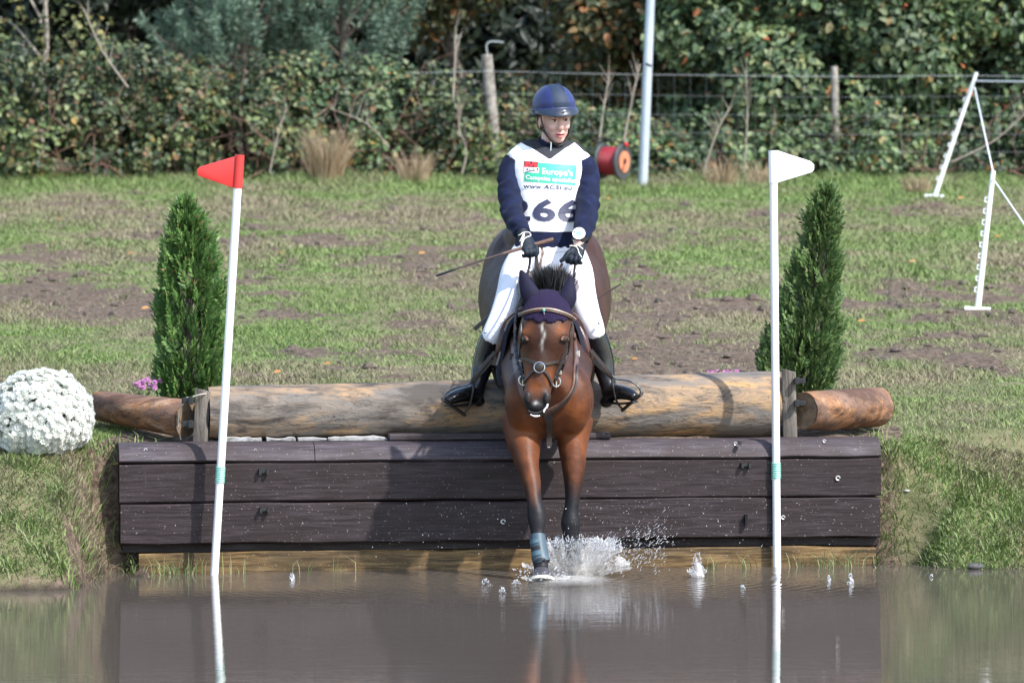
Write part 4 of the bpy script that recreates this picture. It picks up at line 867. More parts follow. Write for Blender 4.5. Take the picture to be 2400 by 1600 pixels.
# hoof with shoe, raised toe
m_hoof = pmat('hoof', (.035, .033, .037), (.06, .056, .06), 25, .35, stretch=(1, 1, .2)); m_shoe = pmat('shoe', (.60, .56, .47), (.5, .47, .4), 20, .4, metal=.2)
hc = P(1269, 1337, -.785); tz = Vector((.02, -.40, -.92)).normalized(); xa = Vector((1, 0, 0)); ya = tz.cross(xa).normalized()
def hoofring(c, r, ry): return [c + xa * math.cos(a) * r + ya * math.sin(a) * ry for a in np.linspace(0, 2 * math.pi, 25)[:-1]]
MB().loft([hoofring(hc - tz * .01, .034, .034), hoofring(hc + tz * .01, .046, .046), hoofring(hc + tz * .04, .060, .058)]).build('hoof', m_hoof, horse)
sc_ = hc + tz * .041; mb = MB(); rg = []
for a in np.linspace(.35 - math.pi / 2, 2 * math.pi - .35 - math.pi / 2, 26):
    d = xa * math.cos(a) + ya * math.sin(a) * .97; rg.append([sc_ + d * .040, sc_ + d * .064, sc_ + d * .064 + tz * .015, sc_ + d * .040 + tz * .015])
mb.loft(rg).build('horseshoe', m_shoe, horse)
hc2 = P(1346, 1368, -.56); MB().tube([hc2 + Vector((0, 0, .02)), hc2, hc2 - Vector((0, .02, .06))], [.036, .046, .058], 16).build('hoof', m_hoof, horse)
for sx in (-1, 1): MB().tube([(.165 + sx * .18, 1.10, .80), (.165 + sx * .18, 1.08, .76), (.165 + sx * .18, 1.06, .70)], [.04, .05, .06], 14).build('hoof', m_hoof, horse)
# mane: short upright tuft behind the ears and a crest down the neck
def hairs(name, roots, dirs_, L, wd, parent):
    N = len(roots); p = np.array(roots); t = unit(np.array(dirs_)); V, F_ = leaf_geo(p, t, rng.normal(size=(N, 3)), L, wd, .05); return tag(link(name, npmesh(V, F_), m_hair, parent), kind='stuff')
N = 1500; f = rng.random(N); a0 = np.array(P(1292, 700, -.66)); a1 = np.array(P(1286, 690, .0)); rt = a0 + (a1 - a0) * f[:, None]; rt[:, 0] += rng.normal(size=N) * .028; rt[:, 2] += .015 - .05 * f
dr = np.stack([(rt[:, 0] - a0[0]) * 6.5 + rng.normal(size=N) * .16, -.1 + rng.normal(size=N) * .15, np.ones(N)], 1); hairs('mane', rt, dr, .095 + .085 * rng.random(N), .004 + .004 * rng.random(N), horse)
N = 500; a = rng.random(N) * 6.28; q = np.array([.165, 1.66, 1.45]); rt = q + np.stack([np.cos(a) * .03, np.sin(a) * .03, rng.random(N) * .05], 1); hairs('tail', rt, np.stack([rng.normal(size=N) * .08, .25 + rng.normal(size=N) * .08, -np.ones(N)], 1), .5 + .25 * rng.random(N), np.full(N, .012), horse)
# whiskers
N = 40; rt = np.array([P(1257 + rng.uniform(-26, 26), rng.uniform(955, 972), -.92) for _ in range(N)]); hairs('whiskers', rt, np.stack([(rt[:, 0] - rt[:, 0].mean()) * 20, -.3 * np.ones(N), -.5 + rng.normal(size=N) * .3], 1), .02 + .025 * rng.random(N), np.full(N, .0012), horse)
# tendon boot on the near fore leg
m_boot = pmat('boot_neoprene', (.040, .066, .088), (.055, .085, .11), 14, .5); m_velcro = pmat('velcro', (.075, .135, .165), (.06, .11, .135), 40, .7); m_bdark = pmat('boot_dark', (.012, .014, .018), rough=.6)
tb = empty('tendon_boot', P(1264, 1318, -.73), 'blue grey tendon boot on the foremost leg', 'leg boot')
bp = [(1260, 1253, -.695, 17.5), (1261, 1268, -.705, 19.5), (1264, 1290, -.72, 19.5), (1267, 1308, -.732, 21), (1270, 1318, -.738, 21.5)]
MB().tube([P(q[0], q[1], q[2]) for q in bp], [(HW(q[3], -.7), .048) for q in bp], 20, ref=(0, 1, 0), sub=3).build('shell', m_boot, tb)
BBV = bvh_of(tb.children[0].data, Matrix.Translation(tb.location))
for (y0, y1, mt_) in ((1262, 1272, m_velcro), (1277, 1286, m_bdark), (1290, 1301, m_velcro)):
    ym = (y0 + y1) / 2; mb = MB(); strap(mb, BBV, [(1243 + (ym - 1253) * .09, ym + 4), (1252 + (ym - 1253) * .1, ym + 1), (1263 + (ym - 1253) * .1, ym - 1)], HW(y1 - y0, -.7), .003, .001, -.75); mb.build('strap', mt_, tb)
mb = MB(); strap(mb, BBV, [(1252, 1318), (1262, 1310), (1274, 1309), (1286, 1316)], .012, .004, .001, -.77); mb.build('lower_rim', m_bdark, tb)
tb2 = empty('tendon_boot', P(1343, 1340, -.52), 'blue grey tendon boot inside the splash', 'leg boot'); MB().tube([P(1341, 1262, -.508), P(1342, 1290, -.51), P(1344, 1322, -.52)], [(.042, .046), (.040, .045), (.044, .047)], 18, ref=(0, 1, 0), sub=3).build('shell', pmat('wet_boot', (.014, .019, .025), rough=.3), tb2)

# ---------------------------------------------------------------- ear bonnet
m_bon = pmat('bonnet_crochet', (.011, .0055, .027), (.019, .0098, .044), 120, .8, .9, 260, sheen=.02, spec=.2); m_bear = pmat('bonnet_ear', (.0048, .0042, .0155), (.0078, .0066, .023), 20, .75, sheen=.02, spec=.2)
bon = empty('ear_bonnet', P(1284, 700, -.70), 'dark purple crocheted ear bonnet on the horse head', 'ear bonnet')
bm = bmesh.new(); bm.from_mesh(hme)
M_ = Matrix.Translation(horse.location)
def inbon(co):
    co = M_ @ co; x, y = toPx(co); return co.y < -.62 and co.z > 1.2 and y < 755 + 3.5 * math.sin(x * .22) - .0035 * (x - 1282) ** 2 * (1 if y > 735 else 0) and y > 672 and abs(x - 1283) < 66
dele = [f_ for f_ in bm.faces if not inbon(f_.calc_center_median())]; bmesh.ops.delete(bm, geom=dele, context='FACES')
bm.normal_update()
for v_ in bm.verts: v_.co = M_ @ v_.co
mv = [(v_, v_.normal.copy()) for v_ in bm.verts]
for v_, nn_ in mv: v_.co += nn_ * .008
me = bpy.data.meshes.new('bonnet'); bm.to_mesh(me); bm.free()
cap = link('cap', me, m_bon, bon, True); so_ = cap.modifiers.new('s', 'SOLIDIFY'); so_.thickness = .005
for (a, b_, c), sx in zip(EARS, (-1, 1)):
    A, B, Cc = P(*a), P(*b_), P(*c); A = A + Vector((-sx * .012, .0, -.012))
    MB().tube([A, A.lerp(B, .55), B, B.lerp(Cc, .55), Cc, Cc + (Cc - B) * .10], [(.046, .034), (.050, .032), (.045, .029), (.030, .022), (.013, .012), (.002, .002)], 14, ref=(0, 1, 0), sub=3).build('ear_cover', m_bear, bon)

# ---------------------------------------------------------------- bridle, reins
m_lea = pmat('dark_leather', (.018, .012, .010), (.034, .022, .018), 30, .42, .2, 200); m_leab = pmat('brown_leather', (.075, .038, .027), (.115, .063, .047), 26, .45, .2, 200); m_steel = pmat('steel', (.62, .63, .64), rough=.22, metal=.9)
m_rubber = pmat('rein_rubber', (.022, .018, .016), (.04, .032, .028), 60, .75)
bri = empty('bridle', P(1280, 735, -.86), 'dark brown leather bridle with crossed noseband and laced reins', 'bridle')
CBV = HBV
def st(name, pxs, wd, mat, par=bri, th=.006, off=.002, dflt=-.85, bv=None):
    mb = MB(); strap(mb, bv or CBV, pxs, wd, th, off, dflt); return mb.build(name, mat, par)
bb = st('browband', [(1222, 742), (1236, 735), (1258, 729), (1284, 728), (1310, 734), (1328, 741), (1340, 750)], .022, m_leab, off=.012)
st('browband_piping', [(1222, 742), (1236, 735), (1258, 729), (1284, 728), (1310, 734), (1328, 741), (1340, 750)], .006, pmat('piping', (.30, .22, .15), rough=.4), bb, off=.019)
l, n_ = hit(HBV, 1275, 731, .022, -.9); MB().ball(l, .008, 8, 6).build('jewel', pmat('jewel', (.10, .45, .35), rough=.15), bb); MB().tube([l + Vector((0, -.003, 0)), l + Vector((.003, -.003, -.022))], [.003, .002], 6).build('clip', m_steel, bb)
st('noseband', [(1221, 842), (1232, 841), (1248, 847), (1264, 853), (1285, 851), (1302, 847), (1320, 849)], .017, m_lea, off=.004)
st('noseband_strap', [(1256, 866), (1247, 874), (1238, 884), (1230, 897)], .014, m_lea, off=.004); st('noseband_strap', [(1271, 864), (1279, 874), (1286, 886), (1291, 904)], .014, m_lea, off=.004)
st('noseband_strap', [(1254, 852), (1262, 860), (1271, 868)], .02, m_lea, off=.006); st('noseband_strap', [(1276, 851), (1266, 860), (1256, 870)], .02, m_lea, off=.006)
l, n_ = hit(HBV, 1265, 861, .012, -.92); qn = n_.to_track_quat('Z', 'Y').to_matrix()
ro = MB().tube([l + qn @ Vector((math.cos(a) * .026, math.sin(a) * .026, 0)) for a in np.linspace(0, 2 * math.pi, 17)], [.0028] * 17, 6).build('ring', m_steel, bri); MB().ball(l, (.022, .006, .022), 14, 8).build('pad', m_lea, bri)
st('cheekpiece', [(1224, 760), (1222, 800), (1221, 842), (1226, 885)], .014, m_lea, off=.004); st('cheekpiece', [(1338, 752), (1334, 790), (1327, 830), (1312, 872), (1302, 890)], .014, m_lea, off=.005)
for (x, y) in ((1229, 893), (1303, 893)):
    l, n_ = hit(HBV, x, y, .012, -.86); MB().tube([l + Vector((math.cos(a) * .020, -.004, math.sin(a) * .024)) for a in np.linspace(0, 2 * math.pi, 15)], [.004] * 15, 6).build('bit_ring', m_steel, bri); MB().tube([l + Vector((0, 0, .03)), l + Vector((0, -.004, -.028))], [.004, .004], 6).build('bit_cheek', m_steel, bri)
for (x, y) in ((1224, 850), (1310, 868)):
    l, n_ = hit(HBV, x, y, .012, -.84); MB().box((-.008, -.003, -.010), (.008, .003, .010), Matrix.Translation(l)).build('buckle', m_steel, bri, False, .002)
# reins: bit to hand
R1 = [P(1229, 893, -.885), P(1214, 850, -.80), P(1207, 790, -.62), P(1212, 720, -.38), P(1232, 660, -.05), P(1241, 622, .10), P(1243, 598, .15)]
R2 = [P(1303, 893, -.885), P(1316, 850, -.88), P(1330, 800, -.85), P(1338, 748, -.74), P(1342, 690, -.40), P(1346, 640, .0), P(1349, 616, .16)]
for rr_, nm in ((R1, 'rein'), (R2, 'rein')):
    pts, _ = resample(rr_, [(1, 1)] * len(rr_), 8); mb = MB(); ribbon(mb, pts, [Vector((-.3, -1, .1)).normalized()] * len(pts), .013, .005); ro_ = mb.build(nm, m_lea, bri)
    mb = MB()
    for i in range(4, len(pts) - 10, 2): mb.tube([pts[i] + Vector((-.010, -.008, -.007)), pts[i] + Vector((.010, -.009, .008))], [.0028, .0028], 5)
    tag(mb.build('lacing', m_rubber, ro_), kind='stuff')
# slack rein loop between the hands
lp = [P(1255, 592, .13), P(1265, 575, .14), P(1272, 590, .12), P(1268, 610, .10), P(1262, 640, .0), P(1262, 668, -.15)]
pts, _ = resample(lp, [(1, 1)] * len(lp), 6); mb = MB(); ribbon(mb, pts, [Vector((.2, -1, .2)).normalized()] * len(pts), .014, .004); mb.build('rein_end', m_leab, bri)
lp = [P(1257, 600, .12), P(1258, 625, .06), P(1260, 650, -.05), P(1258, 690, -.3)]; pts, _ = resample(lp, [(1, 1)] * len(lp), 6); mb = MB(); ribbon(mb, pts, [Vector((-.2, -1, .2)).normalized()] * len(pts), [.014 + .03 * min(1, i / 14) for i in range(len(pts))], .004); mb.build('rein_loop', m_rubber, bri)
lp = [P(1318, 618, .17), P(1312, 628, .14), P(1306, 645, .05), P(1300, 670, -.15)]; pts, _ = resample(lp, [(1, 1)] * len(lp), 6); mb = MB(); ribbon(mb, pts, [Vector((.2, -1, .2)).normalized()] * len(pts), .013, .004); mb.build('rein_loop', m_leab, bri)

# ---------------------------------------------------------------- breastplate
bre = empty('breastplate', P(1286, 960, -.66), 'brown leather breastplate strapped round the horse chest', 'breastplate')
st('shoulder_strap', [(1203, 775), (1204, 800), (1207, 835), (1213, 870), (1221, 905), (1233, 935), (1255, 955), (1282, 962)], .032, m_leab, bre, .008, .003, -.4, TRV)
st('shoulder_strap', [(1344, 785), (1347, 815), (1349, 850), (1347, 890), (1338, 920), (1318, 945), (1296, 958), (1284, 964)], .030, m_leab, bre, .008, .003, -.4, TRV)
st('lining', [(1352, 860), (1348, 895), (1336, 925), (1315, 950), (1290, 962)], .012, m_lea, bre, .008, .010, -.45, TRV)
st('centre_strap', [(1284, 958), (1286, 985), (1287, 1010), (1287, 1046)], [.05] * 5 + [.036] * 5 + [.03] * 6, m_lea, bre, .008, .003, -.6, TRV)
for (x, y, w_) in ((1203, 838, .02), (1350, 832, .02), (1286, 1042, .014)):
    l, n_ = hit(TRV, x, y, .012, -.45); MB().box((-w_ / 2, -.004, -.016), (w_ / 2, .004, .016), Matrix.Translation(l)).build('buckle', m_lea if x < 1300 and y < 900 else m_steel, bre, False, .003)
# ---------------------------------------------------------------- saddle, pad, stirrups
m_sad = pmat('saddle_leather', (.036, .013, .012), (.062, .023, .02), 14, .33, .15, 150); m_pad = pmat('saddle_pad', (.010, .013, .028), (.018, .022, .042), 60, .85); m_wool = pmat('half_pad_wool', (.42, .38, .31), (.3, .27, .22), 60, .95, 1, 120)
sad = empty('saddle', P(1284, 690, .3), 'dark reddish brown leather saddle under the rider', 'saddle'); padt = empty('saddle_pad', P(1284, 720, .3), 'dark navy saddle pad under the saddle flaps', 'saddle pad')
def flap(curve, name, mat, par, y0, y1, out, th):
    rings = []
    cs = dense(curve, 5)
    for f in np.linspace(0, 1, 7):
        Y = y0 + (y1 - y0) * f; k = .006 * math.sin(math.pi * f)
        ring = [P(1284 + (q.x - 1284) * (1 + out * f + k), q.y - 8 * f, Y) for q in cs]; rings.append((ring, Y))
    V, F_ = [], []; nC = len(cs); cen = P(1284, 800, .2)
    for lay in (0, 1):
        for ring, Y in rings:
            for i, p in enumerate(ring):
                d = Vector((cen.x - p.x, 0, (cen.z - p.z) * .35)).normalized(); V.append(p + d * th * lay)
    nR = len(rings); L0 = nC * nR
    for i in range(nR - 1):
        for j in range(nC - 1):
            a = i * nC + j; F_ += [(a, a + 1, a + nC + 1, a + nC), (L0 + a, L0 + a + nC, L0 + a + nC + 1, L0 + a + 1)]
    for j in range(nC - 1):
        for i in (0, nR - 1): a = i * nC + j; F_.append((a, L0 + a, L0 + a + 1, a + 1))
    for i in range(nR - 1):
        for j in (0, nC - 1): a = i * nC + j; F_.append((a, a + nC, L0 + a + nC, L0 + a))
    return MB().add(V, F_).build(name, mat, par)
LF = [(1226, 720), (1204, 732), (1182, 752), (1170, 780), (1164, 812), (1158, 838), (1153, 856)]; RF = [(1336, 728), (1352, 740), (1366, 758), (1376, 788), (1383, 818), (1388, 842), (1391, 858)]
for cv in (LF, RF): flap(cv, 'flap', m_sad, sad, -.06, .42, .06, .022)
def shift(cv, d, ext): return [(x + d * (1 if x < 1284 else -1), y) for x, y in cv[1:]] + ext
flap(shift(LF, 13, [(1165, 880), (1172, 905)]), 'side', m_pad, padt, -.10, .5, .07, .018); flap(shift(RF, 11, [(1378, 885), (1374, 908)]), 'side', m_pad, padt, -.10, .5, .07, .018)
flap(shift(LF, 9, []), 'half_pad', m_wool, padt, -.075, .44, .06, .02)
mb = MB(); strap(mb, HBV, [(1214, 710), (1206, 735), (1198, 760), (1196, 785)], .04, .02, .01, -.1); mb.build('wool_edge', m_wool, padt)
for cv, sx in ((LF, -1), (RF, 1)):   # knee rolls
    MB().tube([P(cv[2][0] - sx * 9, cv[2][1] + 6, -.05), P(cv[3][0] - sx * 8, cv[3][1] + 6, -.06), P(cv[4][0] - sx * 7, cv[4][1] + 6, -.06), P(cv[5][0] - sx * 5, cv[5][1], -.05)], [.010, .022, .020, .008], 10, sub=3).build('knee_roll', m_sad, sad)
MB().tube([P(1284, 706, -.02), P(1284, 690, .05), P(1284, 668, .25), P(1284, 655, .45), P(1284, 625, .72)], [(.10, .05), (.14, .06), (.17, .07), (.19, .075), (.14, .05)], 16, ref=(0, 0, 1), sub=3).build('seat', m_sad, sad)
MB().tube([P(1153, 856, .1), P(1170, 905, .14), P(1190, 930, .16)], [(.012, .035)] * 3, 10, sub=2).build('girth_strap', m_lea, sad); MB().tube([P(1391, 856, .1), P(1384, 905, .14), P(1372, 930, .16)], [(.012, .035)] * 3, 10, sub=2).build('girth_strap', m_lea, sad)
def leather(pts, name='stirrup_leather', mat=m_lea, wd=.02):
    pts = [P(*q) for q in pts]; pts, _ = resample(pts, [(1, 1)] * len(pts), 4); mb = MB(); ribbon(mb, pts, [Vector((.0, -1, .15))] * len(pts), wd, .006); return mb.build(name, mat, sad)
leather([(1160, 825, -.07), (1140, 848, -.07), (1118, 876, -.07), (1106, 893, -.06)]); leather([(1154, 842, -.05), (1138, 862, -.05), (1120, 882, -.05), (1110, 896, -.05)])
leather([(1384, 820, -.07), (1402, 842, -.07), (1422, 866, -.07), (1432, 880, -.06)]); leather([(1388, 842, -.05), (1404, 858, -.05), (1424, 876, -.05), (1434, 886, -.05)])
leather([(1150, 742, .30), (1128, 757, .30), (1112, 772, .30)], 'leather_end', m_lea, .022); leather([(1395, 705, .32), (1425, 684, .32), (1455, 666, .32)], 'leather_end', m_lea, .008)
m_iron = pmat('stirrup_iron', (.10, .095, .09), (.2, .19, .18), 40, .3, metal=.7)
def stirrup(pts, tread):
    t = MB(); q = [P(*p) for p in pts]; t.tube(q, [(.0055, .009)] * len(q), 8, ref=(0, 1, 0), sub=4); o = t.build('stirrup_iron', m_iron, sad)
    a, b_ = P(*tread[0]), P(*tread[1]); MB().tube([a, a.lerp(b_, .5), b_], [(.009, .028)] * 3, 10, ref=(0, 1, 0)).build('tread', m_lea, o)
stirrup([(1040, 934, -.10), (1046, 920, -.10), (1068, 908, -.09), (1096, 902, -.07), (1106, 893, -.06), (1110, 905, -.05), (1104, 938, -.04), (1096, 958, -.04), (1086, 972, -.04)], ((1038, 936, -.10), (1088, 971, -.04)))
stirrup([(1503, 921, -.10), (1496, 905, -.10), (1474, 892, -.09), (1446, 888, -.07), (1434, 880, -.06), (1436, 900, -.05), (1442, 930, -.04), (1450, 948, -.04), (1460, 960, -.04)], ((1504, 922, -.10), (1460, 960, -.04)))
# ================================================================ RIDER
rider = empty('person', P(1284, 640, .45), 'rider in navy jacket, white numbered bib and white breeches on the horse', 'person')
TS = [(1284, 640, .44, .155, .125), (1284, 600, .47, .172, .135), (1284, 560, .51, .165, .125), (1284, 515, .54, .160, .118), (1284, 460, .57, .172, .125), (1285, 410, .60, .182, .125), (1286, 375, .63, .165, .105), (1287, 352, .65, .11, .08), (1288, 336, .645, .066, .064)]
ARML = [(1208, 376, .63, .063), (1197, 402, .60, .065), (1194, 440, .54, .065), (1198, 480, .44, .061), (1203, 506, .36, .058), (1216, 530, .24, .052), (1226, 548, .16, .042)]
ARMR = [(1362, 378, .63, .063), (1375, 404, .60, .066), (1378, 444, .54, .065), (1377, 484, .44, .061), (1374, 510, .36, .060), (1366, 540, .25, .052), (1360, 562, .18, .043)]
THL = [(1240, 600, .48, .098), (1214, 640, .38, .090), (1199, 690, .26, .080), (1180, 740, .15, .070), (1158, 778, .08, .058), (1148, 800, .08, .050)]
THR = [(1330, 600, .48, .098), (1350, 640, .38, .090), (1362, 690, .26, .078), (1376, 735, .15, .068), (1391, 768, .08, .056), (1397, 790, .08, .050)]
def pts(q): return [P(a[0], a[1], a[2]) for a in q]
# head frame: turned towards the right of the picture
hc_ = P(1300, 283, .60); HR = Matrix.Translation(hc_) @ Matrix.Rotation(R(17), 4, 'Z') @ Matrix.Rotation(R(6), 4, 'X') @ Matrix.Rotation(R(-3), 4, 'Y')
def hl(x, y, z): return HR @ Vector((x, y, z))
rot = HR.to_3x3()
bb_ = MB()
bb_.tube(pts(TS), [(a[3] * .86, a[4] * .86) for a in TS], 20, ref=(0, 1, 0), sub=3)
for A in (ARML, ARMR, THL, THR): bb_.tube(pts(A), [a[3] * .8 for a in A], 12, sub=3)
for L in ([(1150, 790, .08), (1133, 850, .11), (1119, 905, .06), (1098, 924, .02), (1062, 932, -.06)], [(1395, 785, .08), (1413, 850, .11), (1426, 905, .06), (1444, 920, .02), (1476, 925, -.06)]): bb_.tube([P(*q) for q in L], [.034, .034, .026, .022, .016], 10, sub=3)
for A, B in ((P(1226, 548, .16), P(1240, 582, .13)), (P(1360, 562, .18), P(1347, 598, .16))): bb_.tube([A, B], [.030, .026], 10)
bb_.tube([P(1287, 360, .65), P(1292, 330, .635), hl(0, .02, -.05)], [.062, .056, .055], 14, ref=(0, 1, 0), sub=3)
bb_.ball(hl(0, .015, .035), (.076, .096, .10), 20, 14, rot); bb_.ball(hl(0, -.03, -.045), (.060, .060, .065), 18, 12, rot); bb_.ball(hl(0, -.052, -.088), (.036, .034, .028), 14, 10, rot)
bb_.ball(hl(0, -.045, -.005), (.064, .05, .05), 16, 10, rot)
bb_.tube([hl(0, -.088, .018), hl(0, -.104, -.012), hl(0, -.112, -.028)], [(.009, .01), (.012, .013), (.016, .014)], 10, sub=3); bb_.ball(hl(0, -.104, -.032), (.019, .014, .010), 10, 8, rot)
for sx in (-1, 1):
    bb_.ball(hl(sx * .034, -.078, -.022), (.024, .02, .022), 12, 8, rot); bb_.ball(hl(sx * .030, -.086, .028), (.026, .012, .009), 12, 8, rot); bb_.ball(hl(sx * .076, .012, -.01), (.010, .018, .030), 10, 8, rot)
bb_.ball(hl(0, -.094, -.056), (.025, .010, .007), 12, 8, rot); bb_.ball(hl(0, -.090, -.071), (.022, .011, .008), 12, 8, rot)
bme = fuse(bb_, .0055, 3)
m, n, b = newmat('skin'); nn_ = noisen(n, 18, 4); n.links.new(ramp(n, nn_, [(.35, (.57, .335, .28)), (.65, (.63, .39, .33))]), b.inputs['Base Color']); b.inputs['Roughness'].default_value = .5; b.inputs['Subsurface Weight'].default_value = .15; b.inputs['Subsurface Radius'].default_value = (.01, .004, .002)
m_skin = m; link('body', bme, m_skin, rider, True)
m_lip = pmat('lips', (.42, .13, .12), rough=.4); m_mouth = pmat('mouth_dark', (.05, .012, .012), rough=.6); m_eyew = pmat('eye_white', (.55, .5, .47), rough=.2); m_iris = pmat('iris', (.03, .022, .016), rough=.1); m_brow = pmat('eyebrow', (.16, .075, .04), rough=.8)
MB().tube([hl(-.026, -.094, -.061), hl(-.012, -.105, -.057), hl(0, -.108, -.058), hl(.012, -.105, -.057), hl(.026, -.094, -.061)], [.002, .004, .004, .004, .002], 8, sub=3).build('upper_lip', m_lip, rider)
MB().tube([hl(-.024, -.093, -.064), hl(-.01, -.102, -.072), hl(.01, -.102, -.072), hl(.024, -.093, -.064)], [.002, .005, .005, .002], 8, sub=3).build('lower_lip', m_lip, rider)
MB().ball(hl(0, -.096, -.064), (.019, .008, .0045), 12, 8, rot).build('mouth', m_mouth, rider)
for sx in (-1, 1):
    e = MB().ball(hl(sx * .031, -.083, .010), (.014, .010, .0062), 12, 8, rot).build('eye', m_eyew, rider); MB().ball(hl(sx * .031 + .003, -.091, .010), (.0062, .004, .0058), 10, 7, rot).build('iris', m_iris, e)
    MB().tube([hl(sx * .016, -.094, .026), hl(sx * .030, -.096, .031), hl(sx * .047, -.082, .027)], [.003, .004, .002], 6, sub=3).build('eyebrow', m_brow, rider)
    MB().tube([hl(sx * .016, -.092, .014), hl(sx * .031, -.095, .0175), hl(sx * .046, -.082, .013)], [.0018, .0025, .0015], 6, sub=3).build('eyelid', m_brow, rider)
m_hairb = pmat('brown_hair', (.11, .055, .03), (.17, .09, .05), 60, .5, .6, 200, stretch=(1, 1, .1))
MB().ball(hl(-.068, .035, .0), (.022, .03, .05), 12, 8, rot).ball(hl(.068, .035, .0), (.022, .03, .05), 12, 8, rot).tube([hl(-.03, .085, -.03), hl(0, .09, -.05), hl(.03, .085, -.03)], [.022, .03, .022], 10).ball(hl(0, .06, .0), (.07, .06, .06), 14, 9, rot).build('hair', m_hairb, rider)
# helmet
m_hel = pmat('helmet_silk', (.008, .015, .082), (.011, .020, .10), 30, .5, sheen=.05); m_help = pmat('helmet_panel', (.006, .017, .040), (.008, .021, .050), 60, .7); m_peak = pmat('peak', (.012, .018, .035), (.02, .028, .05), 20, .35)
hel = MB(); N = 96; rings = []
for i in range(29):
    th = i / 28 * 1.82; zz = math.cos(th); rr_ = math.sin(th)
    if th > 1.57: rr_ = 1 - .03 * (th - 1.57)
    ring = []
    for j in range(N):
        a = 2 * math.pi * j / N; x = .112 * rr_ * math.cos(a); y = .138 * rr_ * math.sin(a); z = .118 * zz if zz > 0 else .15 * zz
        fr = max(0, -math.sin(a)); z += -.028 * max(0, math.sin(a)) * (rr_ ** 3) * (th > 1.2) * (th - 1.2) * 2 + .02 * fr * (rr_ ** 4) * (th > 1.4)
        ring.append(hl(x, y + .012, z + .072))
    rings.append(ring)
hel.loft(rings); ho = hel.build('helmet', [m_hel, m_help], rider)
inv = (HR.inverted() @ Matrix.Translation(rider.location))
for p in ho.data.polygons:
    c = inv @ p.center
    if abs(c.x) < .040 - .15 * max(0, c.z - .15) and c.y < .06: p.material_index = 1
MB().tube([hl(.044, -.118, .07), hl(.042, -.10, .12), hl(.032, -.05, .178), hl(.02, .03, .196)], [.0016] * 4, 5, sub=4).build('seam', m_hel, ho); MB().tube([hl(-.044, -.116, .08), hl(-.040, -.092, .125), hl(-.032, -.05, .168), hl(-.02, .03, .186)], [.0016] * 4, 5, sub=4).build('seam', m_hel, ho)
V, F_ = [], []; Np = 24
for lay in (0, 1):
    for i in range(Np + 1):
        a = R(188) + R(164) * i / Np; f = math.sin(math.pi * i / Np) ** .8
        for j in range(5):
            t = j / 4; rad = 1 + t * .34 * f; x = .111 * rad * math.cos(a); y = .136 * (1 + t * .27 * f) * math.sin(a) + .012; z = .074 - t * .016 * f - .010 * (1 - f) - .028 * t * t * f * .5 + .010 * f * (1 - t); V.append(hl(x, y, z - lay * .007))
L0 = (Np + 1) * 5
for i in range(Np):
    for j in range(4): a = i * 5 + j; F_ += [(a, a + 1, a + 6, a + 5), (L0 + a, L0 + a + 5, L0 + a + 6, L0 + a + 1)]
for i in range(Np):
    for j in (0, 4): a = i * 5 + j; F_.append((a, L0 + a, L0 + a + 5, a + 5))
for i in (0, Np):
    for j in range(4): a = i * 5 + j; F_.append((a, a + 1, L0 + a + 1, L0 + a))
MB().add(V, F_).build('peak', m_peak, ho); MB().ball(hl(.004, -.160, .066), (.010, .004, .006), 8, 6, rot).build('badge', m_steel, ho)
MB().tube([hl(.112 * 1.01 * math.cos(a), .138 * 1.01 * math.sin(a) + .012, .060 + .016 * max(0, -math.sin(a)) - .02 * max(0, math.sin(a))) for a in np.linspace(0, 2 * math.pi, 33)], [.006] * 33, 6).build('rim', m_hel, ho)
for sx in (-1, 1):
    MB().tube([hl(sx * .090, -.035, .055), hl(sx * .078, -.045, -.02), hl(sx * .058, -.062, -.075), hl(sx * .018, -.072, -.118), hl(0, -.07, -.121)], [(.004, .007)] * 5, 6, sub=4).build('chin_strap', m_black, ho); MB().tube([hl(sx * .088, .03, .04), hl(sx * .080, .01, -.02), hl(sx * .060, -.058, -.073)], [(.004, .006)] * 3, 6, sub=4).build('rear_strap', m_black, ho)

# jacket: torso and sleeves are one surface
m, n, b = newmat('navy_fleece'); nn_ = noisen(n, 14, 5); wr = noisen(n, 9, 3, (.6, 1, 1.6), .5, dist=.8); n.links.new(ramp(n, nn_, [(.4, (.0028, .0052, .021)), (.62, (.006, .0105, .039))]), b.inputs['Base Color']); b.inputs['Roughness'].default_value = .85; b.inputs['Specular IOR Level'].default_value = .2; b.inputs['Sheen Weight'].default_value = .02; pv = bumpn(n, b, wr, .5, .02); bumpn(n, b, noisen(n, 220, 2), .25, .003, pv); m_navy = m
TJ = TS[1:]
jk = MB(); jk.tube(pts(TJ), [(a[3], a[4]) for a in TJ], 26, ref=(0, 1, 0), sub=4)
for A in (ARML, ARMR):
    p_, r_ = resample(pts(A), [(a[3], a[3]) for a in A], 6); jk.tube(p_, [x[0] for x in r_], 16)
jk.tube([P(1284, 606, .465), P(1284, 590, .475), P(1284, 560, .505)], [(.176, .145), (.180, .148), (.170, .132)], 26, ref=(0, 1, 0), sub=3)
jme = fuse(jk, .0085, 3)
